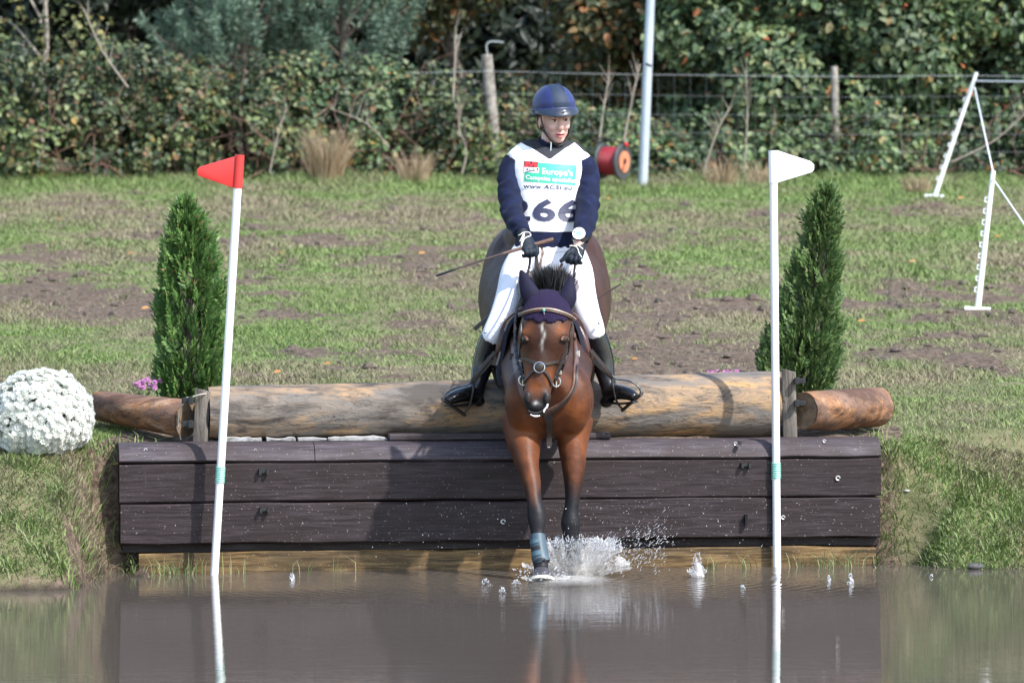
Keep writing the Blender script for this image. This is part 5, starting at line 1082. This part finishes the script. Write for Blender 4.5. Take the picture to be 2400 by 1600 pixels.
# cloth folds: slanting creases on the sleeves, finer near the elbow
vj = coords(jme); nj = np.empty(len(jme.vertices) * 3, np.float32); jme.vertex_normals.foreach_get('vector', nj); nj = nj.reshape(-1, 3)
pxj = 1200 + vj[:, 0] * FPX / (CAMD + vj[:, 1]); pyj = HOR + (CAMH - vj[:, 2]) * FPX / (CAMD + vj[:, 1])
slv = np.maximum(sm(1236, 1222, pxj), sm(1340, 1352, pxj)) * sm(392, 430, pyj)
tj = vj[:, 2] + .35 * np.where(pxj < 1284, -1, 1) * (vj[:, 0] - .165) + .25 * vj[:, 1]; wj = vnoise(vj[:, 0] * 9, vj[:, 2] * 7, 4) * 1.6
fold = np.sin(tj * 95 + wj * 9) * (vnoise(vj[:, 2] * 22, vj[:, 0] * 14, 8) - .25) + 1.1 * (vnoise(vj[:, 2] * 30 + vj[:, 0] * 18, vj[:, 0] * 16 - vj[:, 1] * 12, 12) - .5)
vj = vj + nj * (slv * fold * .0068)[:, None]; jme.vertices.foreach_set('co', vj.astype(np.float32).ravel()); jme.update(); jo = link('jacket', jme, m_navy, rider, True); jo['label'] = 'navy fleece jacket with wrinkled sleeves'
mb = MB(); mb.tube([P(1287, 362, .635), P(1290, 345, .63), P(1293, 330, .62)], [(.078, .078), (.074, .074), (.072, .072)], 20, ref=(0, 1, 0), sub=3).build('collar', m_navy, jo)
MB().tube([P(1292, 333, .535), P(1291, 350, .535), P(1288, 372, .525)], [.004, .004, .003], 6).build('zip', m_steel, jo)
# body protector edge in the neckline
m_vest = pmat('vest', (.012, .013, .018), (.02, .021, .027), 50, .8)
# torso-only surface carries the bib
tt = MB(); tt.tube(pts(TS), [(a[3] * 1.03, a[4] * 1.03) for a in TS], 28, ref=(0, 1, 0), sub=4)
tt.tube([P(1196, 372, .63), P(1240, 356, .645), P(1287, 350, .65), P(1334, 358, .645), P(1376, 374, .63)], [(.058, .058), (.066, .066), (.07, .07), (.066, .066), (.058, .058)], 18, sub=3)
tme = fuse(tt, .010, 6); TBV = bvh_of(tme)
def panel(colfun, px0, px1, nx, ny, off, bv, back=False):
    V, F_, ok = [], [], {}
    for i in range(nx + 1):
        px_ = px0 + (px1 - px0) * i / nx; t_, b0 = colfun(px_)
        for j in range(ny + 1):
            y_ = t_ + (b0 - t_) * j / ny
            if back:
                l, n_, _, _ = bv.ray_cast(P(px_, y_, 3), Vector((0, -1, 0))); l = l + Vector((0, off, 0)) if l else None
            else: l, n_ = hit(bv, px_, y_, off)
            if l is not None: ok[(i, j)] = len(V); V.append(l)
    for i in range(nx):
        for j in range(ny):
            q = [ok.get(k) for k in ((i, j), (i + 1, j), (i + 1, j + 1), (i, j + 1))]
            if None not in q: F_.append(tuple(q))
    return V, F_
def interp(xs, ys): return lambda x: float(np.interp(x, xs, ys))
def patch(name, colfun, px0, px1, nx, ny, off, mat, par, th=.003, bv=None):
    V, F_ = panel(colfun, px0, px1, nx, ny, off, bv or TBV); me = pymesh(V, F_); o = link(name, me, mat, par, True); s_ = o.modifiers.new('s', 'SOLIDIFY'); s_.thickness = th; s_.offset = 1; return o
vt = interp([1205, 1225, 1250, 1290, 1325, 1352, 1372], [350, 332, 328, 330, 330, 336, 352])
patch('body_protector', lambda x: (vt(x), 440), 1207, 1370, 40, 24, .006, m_vest, rider, .006)
m, n, b = newmat('white_bib'); n.links.new(ramp(n, noisen(n, 5, 3), [(.3, (.76, .76, .78)), (.7, (.80, .80, .81))]), b.inputs['Base Color']); b.inputs['Roughness'].default_value = .6; bumpn(n, b, noisen(n, 9, 3, (1, 1, .7), .5, dist=.6), .35, .03); m_bib = m
nk = interp([1180, 1200, 1222, 1246, 1286, 1290, 1322, 1345, 1366, 1392], [372, 354, 338, 350, 376, 376, 352, 338, 356, 374]); bot = interp([1180, 1230, 1300, 1392], [544, 545, 547, 541])
bib = patch('bib', lambda x: (nk(x), bot(x)), 1180, 1390, 64, 44, .013, m_bib, rider, .003); bib['label'] = 'white competition bib with green print and number 266'
V, F_ = panel(lambda x: (nk(x) + 4, 545), 1190, 1380, 30, 24, .013, TBV, True); bk = link('bib_back', pymesh(V, F_), m_bib, bib, True); s_ = bk.modifiers.new('s', 'SOLIDIFY'); s_.thickness = .003
bpy.context.view_layer.update()
BIBV = bvh_of(bib.data, Matrix.Translation(rider.location))
m_gprint = pmat('print_green', (.035, .42, .25), rough=.55); m_ink = pmat('print_navy', (.030, .032, .070), rough=.5); m_inkb = pmat('print_black', (.018, .018, .024), rough=.5); m_redp = pmat('print_red', (.55, .03, .035), rough=.5); m_whp = pmat('print_white', (.80, .80, .80), rough=.5)
def poly_patch(name, quad, nx, ny, off, mat):
    (a, b_, c, d) = [Vector((*q, 0)) for q in quad]; V, F_ = [], []
    for i in range(nx + 1):
        for j in range(ny + 1):
            q = a.lerp(b_, i / nx).lerp(d.lerp(c, i / nx), j / ny); l, n_ = hit(BIBV, q.x, q.y, off, .45); V.append(l)
    for i in range(nx):
        for j in range(ny): k = i * (ny + 1) + j; F_.append((k, k + 1, k + ny + 2, k + ny + 1))
    return link(name, pymesh(V, F_), mat, bib, False)
poly_patch('green_print', [(1231, 379), (1351, 388), (1348, 435), (1229, 425)], 30, 12, .0020, m_gprint)
poly_patch('logo_ground', [(1229, 378), (1261, 380), (1260, 393), (1229, 392)], 8, 4, .0032, m_inkb)
poly_patch('logo_strip', [(1229, 392), (1264, 394), (1263, 406), (1229, 404)], 8, 4, .0032, m_whp)
for qd in ([(1229, 392), (1232, 379), (1239, 379), (1240, 392)], [(1237, 379), (1242, 379), (1247, 391), (1243, 392)], [(1249, 379.5), (1254, 380), (1249, 391), (1244, 391)], [(1252, 393), (1251, 380), (1258, 380), (1261, 393)]): poly_patch('logo_letter', qd, 3, 4, .0042, m_redp)
poly_patch('logo_bar', [(1232, 403), (1247, 400.5), (1262, 400), (1232, 404.5)], 6, 2, .0042, m_inkb); poly_patch('logo_square', [(1259, 395), (1262.5, 395.3), (1262.3, 399.5), (1258.8, 399.2)], 2, 2, .0044, m_inkb)
def text(s_, x0, x1, ybase, cap, slope, mat, off=.0045, bold=.012, name='print_text', italic=0):
    cu = bpy.data.curves.new('t', 'FONT'); cu.body = s_; cu.size = 1; cu.offset = bold; cu.space_character = 1.06; cu.resolution_u = 3; o = bpy.data.objects.new('t', cu); C.objects.link(o); bpy.context.view_layer.update()
    me = bpy.data.meshes.new_from_object(o.evaluated_get(bpy.context.evaluated_depsgraph_get())); bpy.data.objects.remove(o)
    v = coords(me); lo, hi = v[:, 0].min(), v[:, 0].max(); ch = .70
    sx = (x1 - x0) / (hi - lo); bm = bmesh.new(); bm.from_mesh(me)
    for q in bm.verts:
        X = x0 + (q.co.x + italic * q.co.y - lo) * sx; Y = ybase - q.co.y / ch * cap + (X - x0) * slope; q.co = (X, Y, 0)
    bmesh.ops.triangulate(bm, faces=bm.faces)
    for it in range(3):
        long_ = [e for e in bm.edges if e.calc_length() > 6]
        if not long_: break
        bmesh.ops.subdivide_edges(bm, edges=long_, cuts=1); bmesh.ops.triangulate(bm, faces=[f for f in bm.faces if len(f.verts) > 3])
    for q in bm.verts:
        l, n_ = hit(BIBV, q.co.x, q.co.y, off, .5); q.co = l
    bm.to_mesh(me); bm.free(); return link(name, me, mat, bib)
text("Europe's", 1271, 1341, 408, 13.5, .075, m_whp, bold=.022); text('Campsite specialist', 1233, 1349, 420, 9.5, .078, m_whp, bold=.018)
text('www.ACSI.eu', 1227, 1339, 441, 10.5, .04, m_ink, bold=.018, italic=.12); text('ACSI', 1232, 1254, 400.5, 6.5, .04, m_ink, .0044, .012, italic=.25)
text('266', 1190, 1360, 515, 48, .022, m_ink, bold=.030)

# breeches
m, n, b = newmat('white_breeches'); n.links.new(ramp(n, noisen(n, 7, 4), [(.3, (.70, .70, .76)), (.7, (.78, .78, .82))]), b.inputs['Base Color']); b.inputs['Roughness'].default_value = .7; bumpn(n, b, noisen(n, 10, 3, (1, 1, .5), .5, dist=.5), .3, .02); m_bre = m
br = MB()
for A in (THL, THR): br.tube(pts(A), [a[3] for a in A], 20, sub=4)
br.tube([P(1284, 650, .42), P(1284, 610, .45), P(1284, 570, .49)], [(.14, .12), (.178, .14), (.172, .135)], 24, ref=(0, 1, 0), sub=3)
br.ball(P(1284, 625, .36), (.10, .08, .08), 14, 9)
bo_ = link('breeches', fuse(br, .009, 6), m_bre, rider, True)
RBV = bvh_of(bo_.data, Matrix.Translation(rider.location)); mb = MB(); strap(mb, RBV, [(1287, 585), (1285, 610), (1284, 640)], .004, .002, .0005, .35); mb.build('fly_seam', pmat('seam', (.5, .5, .54), rough=.8), bo_); mb = MB(); strap(mb, RBV, [(1230, 588), (1260, 592), (1290, 593), (1340, 588)], .006, .002, .0005, .4); mb.build('waist_seam', pmat('seam2', (.5, .5, .54), rough=.8), bo_)
# boots
m_bt = pmat('black_boot', (.006, .006, .007), (.012, .012, .013), 12, .22, .12, 30)
def boot(leg, foot, heel, spur):
    q = MB(); q.tube([P(*a[:3]) for a in leg], [a[3] for a in leg], 18, sub=4); q.tube([P(*a[:3]) for a in foot], [(a[3], a[4]) for a in foot], 16, ref=(0, 0, 1), sub=4); q.ball(P(*heel), (.036, .045, .03), 12, 8)
    o = link('boot', fuse(q, .0075, 4), m_bt, rider, True)
    sole = MB(); a, b_ = foot[0], foot[-1]; sole.tube([P(a[0], a[1] + 17, a[2]), P((a[0] + b_[0]) / 2, (a[1] + b_[1]) / 2 + 17, (a[2] + b_[2]) / 2), P(b_[0], b_[1] + 10, b_[2])], [(.034, .007), (.040, .006), (.022, .006)], 12, ref=(0, 0, 1), sub=3); sole.build('sole', m_black, o)
    return o
boot([(1153, 786, .08, .056), (1143, 815, .10, .060), (1133, 850, .11, .058), (1124, 885, .09, .046), (1118, 908, .06, .042), (1117, 925, .05, .042)], [(1120, 925, .06, .040, .040), (1100, 922, .02, .042, .040), (1078, 926, -.03, .043, .036), (1058, 934, -.07, .038, .030), (1046, 940, -.10, .022, .018)], (1122, 940, .07), 1)
boot([(1392, 776, .08, .054), (1403, 810, .10, .060), (1413, 848, .11, .058), (1421, 885, .09, .046), (1427, 908, .06, .042), (1428, 925, .05, .042)], [(1424, 926, .06, .040, .040), (1442, 919, .02, .042, .040), (1462, 920, -.03, .042, .036), (1480, 926, -.07, .036, .029), (1490, 931, -.10, .021, .017)], (1421, 942, .07), 1)
for x, y in ((1137, 778), (1404, 757)): MB().ball(P(x, y, -.0), .008, 8, 6).build('boot_badge', m_steel, rider)
# gloves: palm, four curled fingers and a thumb as one surface
m_glv = pmat('navy_glove', (.005, .009, .017), (.008, .0145, .025), 40, .6, .2, 120, spec=.25); m_trim = pmat('glove_trim', (.66, .64, .55), rough=.6)
def glove(wrist, knuck, dirf, thumb, lab):
    q = MB(); Wp, K = P(*wrist), P(*knuck); ax = (K - Wp).normalized(); side = Vector(dirf).normalized(); side = (side - ax * side.dot(ax)).normalized(); nm = side.cross(ax)
    if nm.y > 0: nm = -nm
    q.tube([Wp - ax * .02, Wp + ax * .01, Wp.lerp(K, .55), K], [(.037, .032), (.034, .028), (.042, .026), (.045, .024)], 16, ref=tuple(nm), sub=3)
    for i in range(4):
        f = (i - 1.5) * .0225; L = (.040, .045, .043, .034)[i]; r_ = (.0105, .0112, .011, .0095)[i]; b0 = K + side * f - ax * .004
        q.tube([b0 - ax * .01, b0 + ax * L * .55 + nm * .012, b0 + ax * L * .85 - nm * .004, b0 + ax * L * .55 - nm * .030, b0 + ax * L * .1 - nm * .036], [r_ * 1.05, r_ * 1.1, r_, r_ * .95, r_ * .8], 9, sub=3)
    T = [P(*t) for t in thumb]; q.tube([Wp.lerp(K, .35) - nm * .004] + T, [.018] + [.0145, .013, .010][:len(T)], 9, sub=3)
    o = link('glove', fuse(q, .0046, 2), m_glv, rider, True); o['label'] = lab; bv = bvh_of(o.data, Matrix.Translation(rider.location)); return o, bv
g1, b1 = glove((1225, 547, .16), (1242, 584, .10), (1, 0, -.35), [(1255, 578, .10), (1259, 592, .085), (1254, 602, .08)], 'navy glove gripping the whip and reins')
g2, b2 = glove((1360, 566, .19), (1347, 602, .14), (1, 0, .3), [(1333, 592, .13), (1323, 605, .12), (1312, 614, .115)], 'navy glove with pale piping and pointing thumb')
for pl in ([(1216, 552), (1222, 549), (1226, 545), (1229, 552), (1223, 566), (1222, 580)], [(1219, 566), (1224, 556), (1227, 548)], [(1228, 545), (1240, 545), (1244, 553), (1232, 557), (1226, 566), (1223, 578)]): mb = MB(); strap(mb, b1, pl, .0045, .003, .001, .1, 4); mb.build('piping', m_trim, g1)
for pl in ([(1345, 563), (1347, 570), (1356, 576), (1366, 584)], [(1335, 576), (1346, 577), (1354, 582), (1357, 594), (1363, 604)]): mb = MB(); strap(mb, b2, pl, .0045, .003, .001, .13, 4); mb.build('piping', m_trim, g2)
# wrist watch
wt = empty('wrist_watch', P(1357, 549, .15), 'large white stopwatch worn over the rider sleeve', 'watch'); c_ = P(1357, 548, .155); nm = Vector((-.1, -.9, .42)).normalized(); M_ = Matrix.Translation(c_) @ nm.to_track_quat('Z', 'Y').to_matrix().to_4x4()
def disc(name, r, h0, h1, mat, par, n_=24, sx=1.0): q = MB(); q.loft([[M_ @ Vector((math.cos(2 * math.pi * j / n_) * r * sx, math.sin(2 * math.pi * j / n_) * r, h)) for j in range(n_)] for h in (h0, h1)]); return q.build(name, mat, par)
disc('case', .033, -.012, .008, m_whp, wt); disc('rim', .034, -.010, .002, m_black, wt)
q = MB(); q.box((-.013, -.010, .008), (.013, .010, .0105), M_); sc1 = q.build('screen', pmat('lcd', (.24, .38, .48), rough=.2), wt, False)
for (x, y) in ((-.022, .008), (.022, .004)): q = MB(); q.box((x - .003, y - .003, .008), (x + .003, y + .003, .0098), M_); q.build('button', m_ink, wt, False)
MB().tube([P(1364 + math.cos(a) * 22, 556 + math.sin(a) * 7 + math.cos(a) * -3, .20 - math.sin(a) * .048) for a in np.linspace(0, 2 * math.pi, 21)], [(.003, .011)] * 21, 6, ref=(.3, 0, 1)).build('strap', m_black, wt)
# whip held in the hand
m_wh = pmat('whip_shaft', (.035, .022, .018), (.06, .04, .032), 40, .4); m_grip = pmat('whip_grip', (.15, .085, .06), (.11, .06, .045), 70, .7, .5, 200)
wp = empty('whip', P(1246, 580, .07), 'brown riding whip held across in the gloved hand', 'whip')
def wpx(x, Yv): return P(x, 645 + (x - 1026) / (1293 - 1026) * (562 - 645) - 3.0 * math.sin((x - 1026) / 267 * math.pi), Yv)
Yq = lambda x: .02 + .10 * (x - 1026) / 267
MB().tube([wpx(x, Yq(x)) for x in (1180, 1205, 1230, 1260, 1285, 1294)], [.0075, .009, .0095, .0105, .0115, .0118], 10).build('grip', m_grip, wp)
MB().tube([wpx(x, Yq(x)) for x in (1066, 1100, 1140, 1182)], [.0045, .005, .006, .007], 8).build('shaft', m_wh, wp)
MB().tube([wpx(x, Yq(x)) for x in (1022, 1030, 1045, 1060, 1070)], [(.005, .009), (.006, .013), (.006, .012), (.006, .009), (.005, .006)], 8, ref=(0, 1, 0)).build('keeper', m_black, wp)
MB().tube([wpx(1293, Yq(1293)), wpx(1296.5, Yq(1296))], [.0125, .0115], 12).build('end_cap', m_leab, wp)
# ================================================================ SPLASHES
def watermat(name, alpha, white):
    m, n, b = newmat(name); b.inputs['Base Color'].default_value = (*white, 1); b.inputs['Roughness'].default_value = .12; b.inputs['IOR'].default_value = 1.33; b.inputs['Transmission Weight'].default_value = alpha; b.inputs['Specular IOR Level'].default_value = .8; return m
m_drop = watermat('droplet', .75, (.86, .87, .9))
m, n, b = newmat('spray_sheet'); b.inputs['Base Color'].default_value = (.62, .60, .58, 1); b.inputs['Roughness'].default_value = .2; b.inputs['Specular IOR Level'].default_value = .8
tr = n.nodes.new('ShaderNodeBsdfTransparent'); mx = n.nodes.new('ShaderNodeMixShader'); st_ = noisen(n, 17, 5, (1.5, 1.5, .35), .7)
n.links.new(ramp(n, st_, [(.40, (.10, .10, .10)), (.64, (.8, .8, .8))]), mx.inputs[0]); n.links.new(tr.outputs[0], mx.inputs[1]); n.links.new(b.outputs[0], mx.inputs[2]); n.links.new(mx.outputs[0], n.nodes['Material Output'].inputs[0]); bumpn(n, b, st_, .6, .02); m_sheet = m
def crown(c, r0, r1, h, seed, nseg=72, lean=(0, 0), jag=.35, arc=(0, 2 * math.pi)):
    """thin jagged cup of water thrown up from the surface"""
    V, F_ = [], []; nr = 9; rr = np.random.default_rng(seed)
    for j in range(nr + 1):
        f = j / nr
        for i in range(nseg):
            a = arc[0] + (arc[1] - arc[0]) * i / nseg; hh = h * (1 - jag + 2 * jag * vnoise(a * 5 + seed, 1, seed) * .6 + jag * vnoise(a * 17, 2, seed) * .5); r_ = r0 + (r1 - r0) * f ** 1.6; r_ *= 1 + .18 * (vnoise(a * 3, f * 2, seed + 4) - .5)
            V.append((c[0] + math.cos(a) * r_ + lean[0] * f * h, c[1] + math.sin(a) * r_ * .6 + lean[1] * f * h, c[2] - .01 + hh * (f ** .8)))
    for j in range(nr):
        for i in range(nseg): F_.append((j * nseg + i, j * nseg + (i + 1) % nseg, (j + 1) * nseg + (i + 1) % nseg, (j + 1) * nseg + i))
    return V, F_
ICO = bmesh.new(); bmesh.ops.create_icosphere(ICO, subdivisions=1, radius=1); ICO.verts.ensure_lookup_table(); IV = np.array([v.co for v in ICO.verts]); IF = np.array([[v.index for v in f.verts] for f in ICO.faces]); ICO.free()
def drops(pos, rad, vel=None, st=1.0):
    pos = np.asarray(pos); n_ = len(pos); V = np.repeat(IV[None], n_, 0) * np.asarray(rad)[:, None, None]
    if vel is not None:
        d = unit(np.asarray(vel)); V = V + (V * d[:, None, :]).sum(2, keepdims=True) * d[:, None, :] * (np.asarray(st) - 1)[:, None, None]
    V = V + pos[:, None, :]; F_ = (IF[None] + (np.arange(n_) * len(IV))[:, None, None]); return V.reshape(-1, 3), F_.reshape(-1, 3)
cs = P(1345, 1345, -.52); cs.z = 0
spl = empty('water_splash', cs, 'big splash of muddy water thrown up by the landing leg', 'splash'); spl['kind'] = 'stuff'
for (r0, r1, h, sd_, ln, ar, jg) in [(.08, .17, .185, 1, (.16, -.05), (0, 6.283), .35), (.10, .21, .135, 2, (.14, -.1), (0, 6.283), .5), (.13, .27, .085, 3, (.15, -.15), (0, 6.283), .5)]:
    V, F_ = crown(cs, r0, r1, h, sd_, lean=ln, arc=ar, jag=jg); mb = MB(); mb.add(V, F_); o = mb.build('water_sheet', m_sheet, spl)
V, F_ = crown(P(1270, 1372, -.80) * 1.0 + Vector((0, 0, 0)), .06, .11, .03, 9, lean=(0, -.2)); V = [(v[0], v[1], v[2] - P(1270, 1372, -.80).z) for v in V]; mb = MB(); mb.add(V, F_); mb.build('water_sheet', m_sheet, spl)
N = 1500; a = rng.random(N) * 6.283; rr_ = .10 + .10 * rng.random(N); pos = np.stack([cs.x + np.cos(a) * rr_ + .02, cs.y + np.sin(a) * rr_ * .6, .02 + .17 * rng.random(N) ** .6], 1); vel = np.stack([np.cos(a) * .5 + .2, np.sin(a) * .3, np.ones(N)], 1)
rad = .0009 + .0018 * rng.random(N) ** 2.5; A1 = drops(pos, rad, vel, 2 + 4 * rng.random(N))
N = 650; f = rng.random(N) ** 1.3; pos = np.stack([cs.x + .12 + .34 * f + .03 * rng.normal(size=N), cs.y + .1 * rng.normal(size=N), np.abs(.06 + (.06 + .18 * f) * rng.random(N) + .03 * rng.normal(size=N))], 1); vel = np.stack([np.full(N, .8), np.zeros(N), .5 + rng.random(N)], 1); A2 = drops(pos, .0009 + .0016 * rng.random(N) ** 2, vel, 2 + 4 * rng.random(N))
N = 220; pos = np.stack([cs.x + rng.normal(size=N) * .55, cs.y + .05 * rng.normal(size=N) - .05, np.abs(.1 + .28 * rng.random(N))], 1); A3 = drops(pos, .0012 + .0022 * rng.random(N) ** 3, np.tile([0, 0, 1.], (N, 1)), np.full(N, 1.2))
N = 110; a = rng.random(N) * 6.283; pos = np.stack([P(1270, 0, -.8).x + np.cos(a) * (.06 + .09 * rng.random(N)), -.80 + np.sin(a) * .08, .005 + .06 * rng.random(N)], 1); A4 = drops(pos, .0016 + .003 * rng.random(N) ** 2, np.stack([np.cos(a), np.sin(a) * .5, np.ones(N)], 1), 1.2 + 1.5 * rng.random(N))
N = 500; t = rng.random(N); a = math.pi * (1.02 - 1.0 * t); pos = np.stack([cs.x + .035 + np.cos(a) * .20, cs.y - .08 - .03 * rng.random(N), .15 + .03 * np.sin(a) + .018 * rng.normal(size=N)], 1); A5 = drops(pos, .0013 + .0024 * rng.random(N) ** 2, np.stack([np.cos(a) * .4, np.zeros(N), np.ones(N)], 1), 1.2 + 2 * rng.random(N))
VV, FF, o_ = [], [], 0
for V, F_ in (A1, A2, A3, A4, A5): VV.append(V); FF.append(F_ + o_); o_ += len(V)
tag(link('droplets', npmesh(np.concatenate(VV), np.concatenate(FF)), m_drop, spl, True), kind='stuff')
# churned pale water round the legs: low irregular mound
V, F_ = [], []; nr, ns = 10, 64; m_churn = pmat('churned_water', (.34, .32, .30), (.52, .50, .47), 16, .15, .8, 26, stretch=(1, 2.2, 1))
n = m_churn.node_tree; b = n.nodes['Principled BSDF']; tr = n.nodes.new('ShaderNodeBsdfTransparent'); mx = n.nodes.new('ShaderNodeMixShader'); n.links.new(ramp(n, attr(n, 'fade'), [(.05, (0, 0, 0)), (.8, (.85, .85, .85))]), mx.inputs[0]); n.links.new(tr.outputs[0], mx.inputs[1]); n.links.new(b.outputs[0], mx.inputs[2]); n.links.new(mx.outputs[0], n.nodes['Material Output'].inputs[0])
c2 = Vector((cs.x - .02, -.72, 0))
for j in range(nr + 1):
    f = j / nr
    for i in range(ns):
        a = 2 * math.pi * i / ns; r_ = f * (1 + .35 * (vnoise(a * 2.2, 4, 3) - .5)); V.append((c2.x + math.cos(a) * r_ * .25, c2.y + math.sin(a) * r_ * .46, .016 * (1 - f) ** .7 + .012 * (vnoise(a * 4 + f * 5, f * 7, 6) - .3) * (1 - f) - .0015 * f))
for j in range(nr):
    for i in range(ns): F_.append((j * ns + i, j * ns + (i + 1) % ns, (j + 1) * ns + (i + 1) % ns, (j + 1) * ns + i))
co_ = MB().add(V, F_).build('churned_water', m_churn, spl)
vv = coords(co_.data) + np.array(spl.location); rr_ = np.hypot((vv[:, 0] - c2.x) / .25, (vv[:, 1] - c2.y) / .46); fattr(co_.data, 'fade', np.clip(1.15 - rr_ * 1.2, 0, 1))
# separate small splashes
for i, (px_, py_, h, r_, lab) in enumerate([(1634, 1352, .125, .045, 'tall thin water spout right of the splash'), (684, 1358, .035, .018, 'small splash near the foot of the red flag pole'), (1942, 1362, .028, .012, 'tiny splash just right of the white flag pole'), (1993, 1366, .045, .018, 'pointed small splash at the right end of the wall'), (1138, 1370, .028, .03, 'small splash just left of the foremost hoof'), (1177, 1390, .03, .022, 'small splash in front of the foremost hoof'), (1740, 1378, .016, .014, 'low splash between the spout and the white flag pole'), (2183, 1352, .014, .01, 'tiny ripple splash near the right bank'), (1210, 1368, .02, .025, 'low splash beside the foremost hoof')]):
    Y = CAMH * FPX / (py_ - HOR) - CAMD; c = Vector(((px_ - 1200) * (CAMD + Y) / FPX, Y, 0)); h *= .8; r_ *= .75; o = empty('small_splash', c, lab, 'splash', 'small splashes on the pond')
    if i in (0, 1, 2, 3): 
        mb = MB(); rg = [(c + Vector((0, 0, h * f)) + Vector((.006 * math.sin(f * 5), 0, 0)), r_ * (1 - f) ** .75 * (1 + .2 * math.sin(f * 14 + i)) + .0008) for f in np.linspace(0, 1, 9)]; mb.tube([q[0] for q in rg], [q[1] for q in rg], 12); mb.build('spout', m_sheet if i == 0 else m_drop, o)
    V, F_ = crown(c, r_ * .8, r_ * 1.5, h * .45, 20 + i, 26, jag=.6); MB().add(V, F_).build('crown', m_sheet, o)
    N = 130 if i == 0 else 40; a = rng.random(N) * 6.283; k = rng.random(N); pos = np.stack([c.x + np.cos(a) * r_ * (1.2 - .9 * k), c.y + np.sin(a) * r_ * .6, h * 1.25 * k + .002], 1); V, F_ = drops(pos, .0014 + .0028 * rng.random(N) ** 2, np.tile([0, 0, 1.], (N, 1)), 1 + rng.random(N)); tag(link('droplets', npmesh(V, F_), m_drop, o, True), kind='stuff')
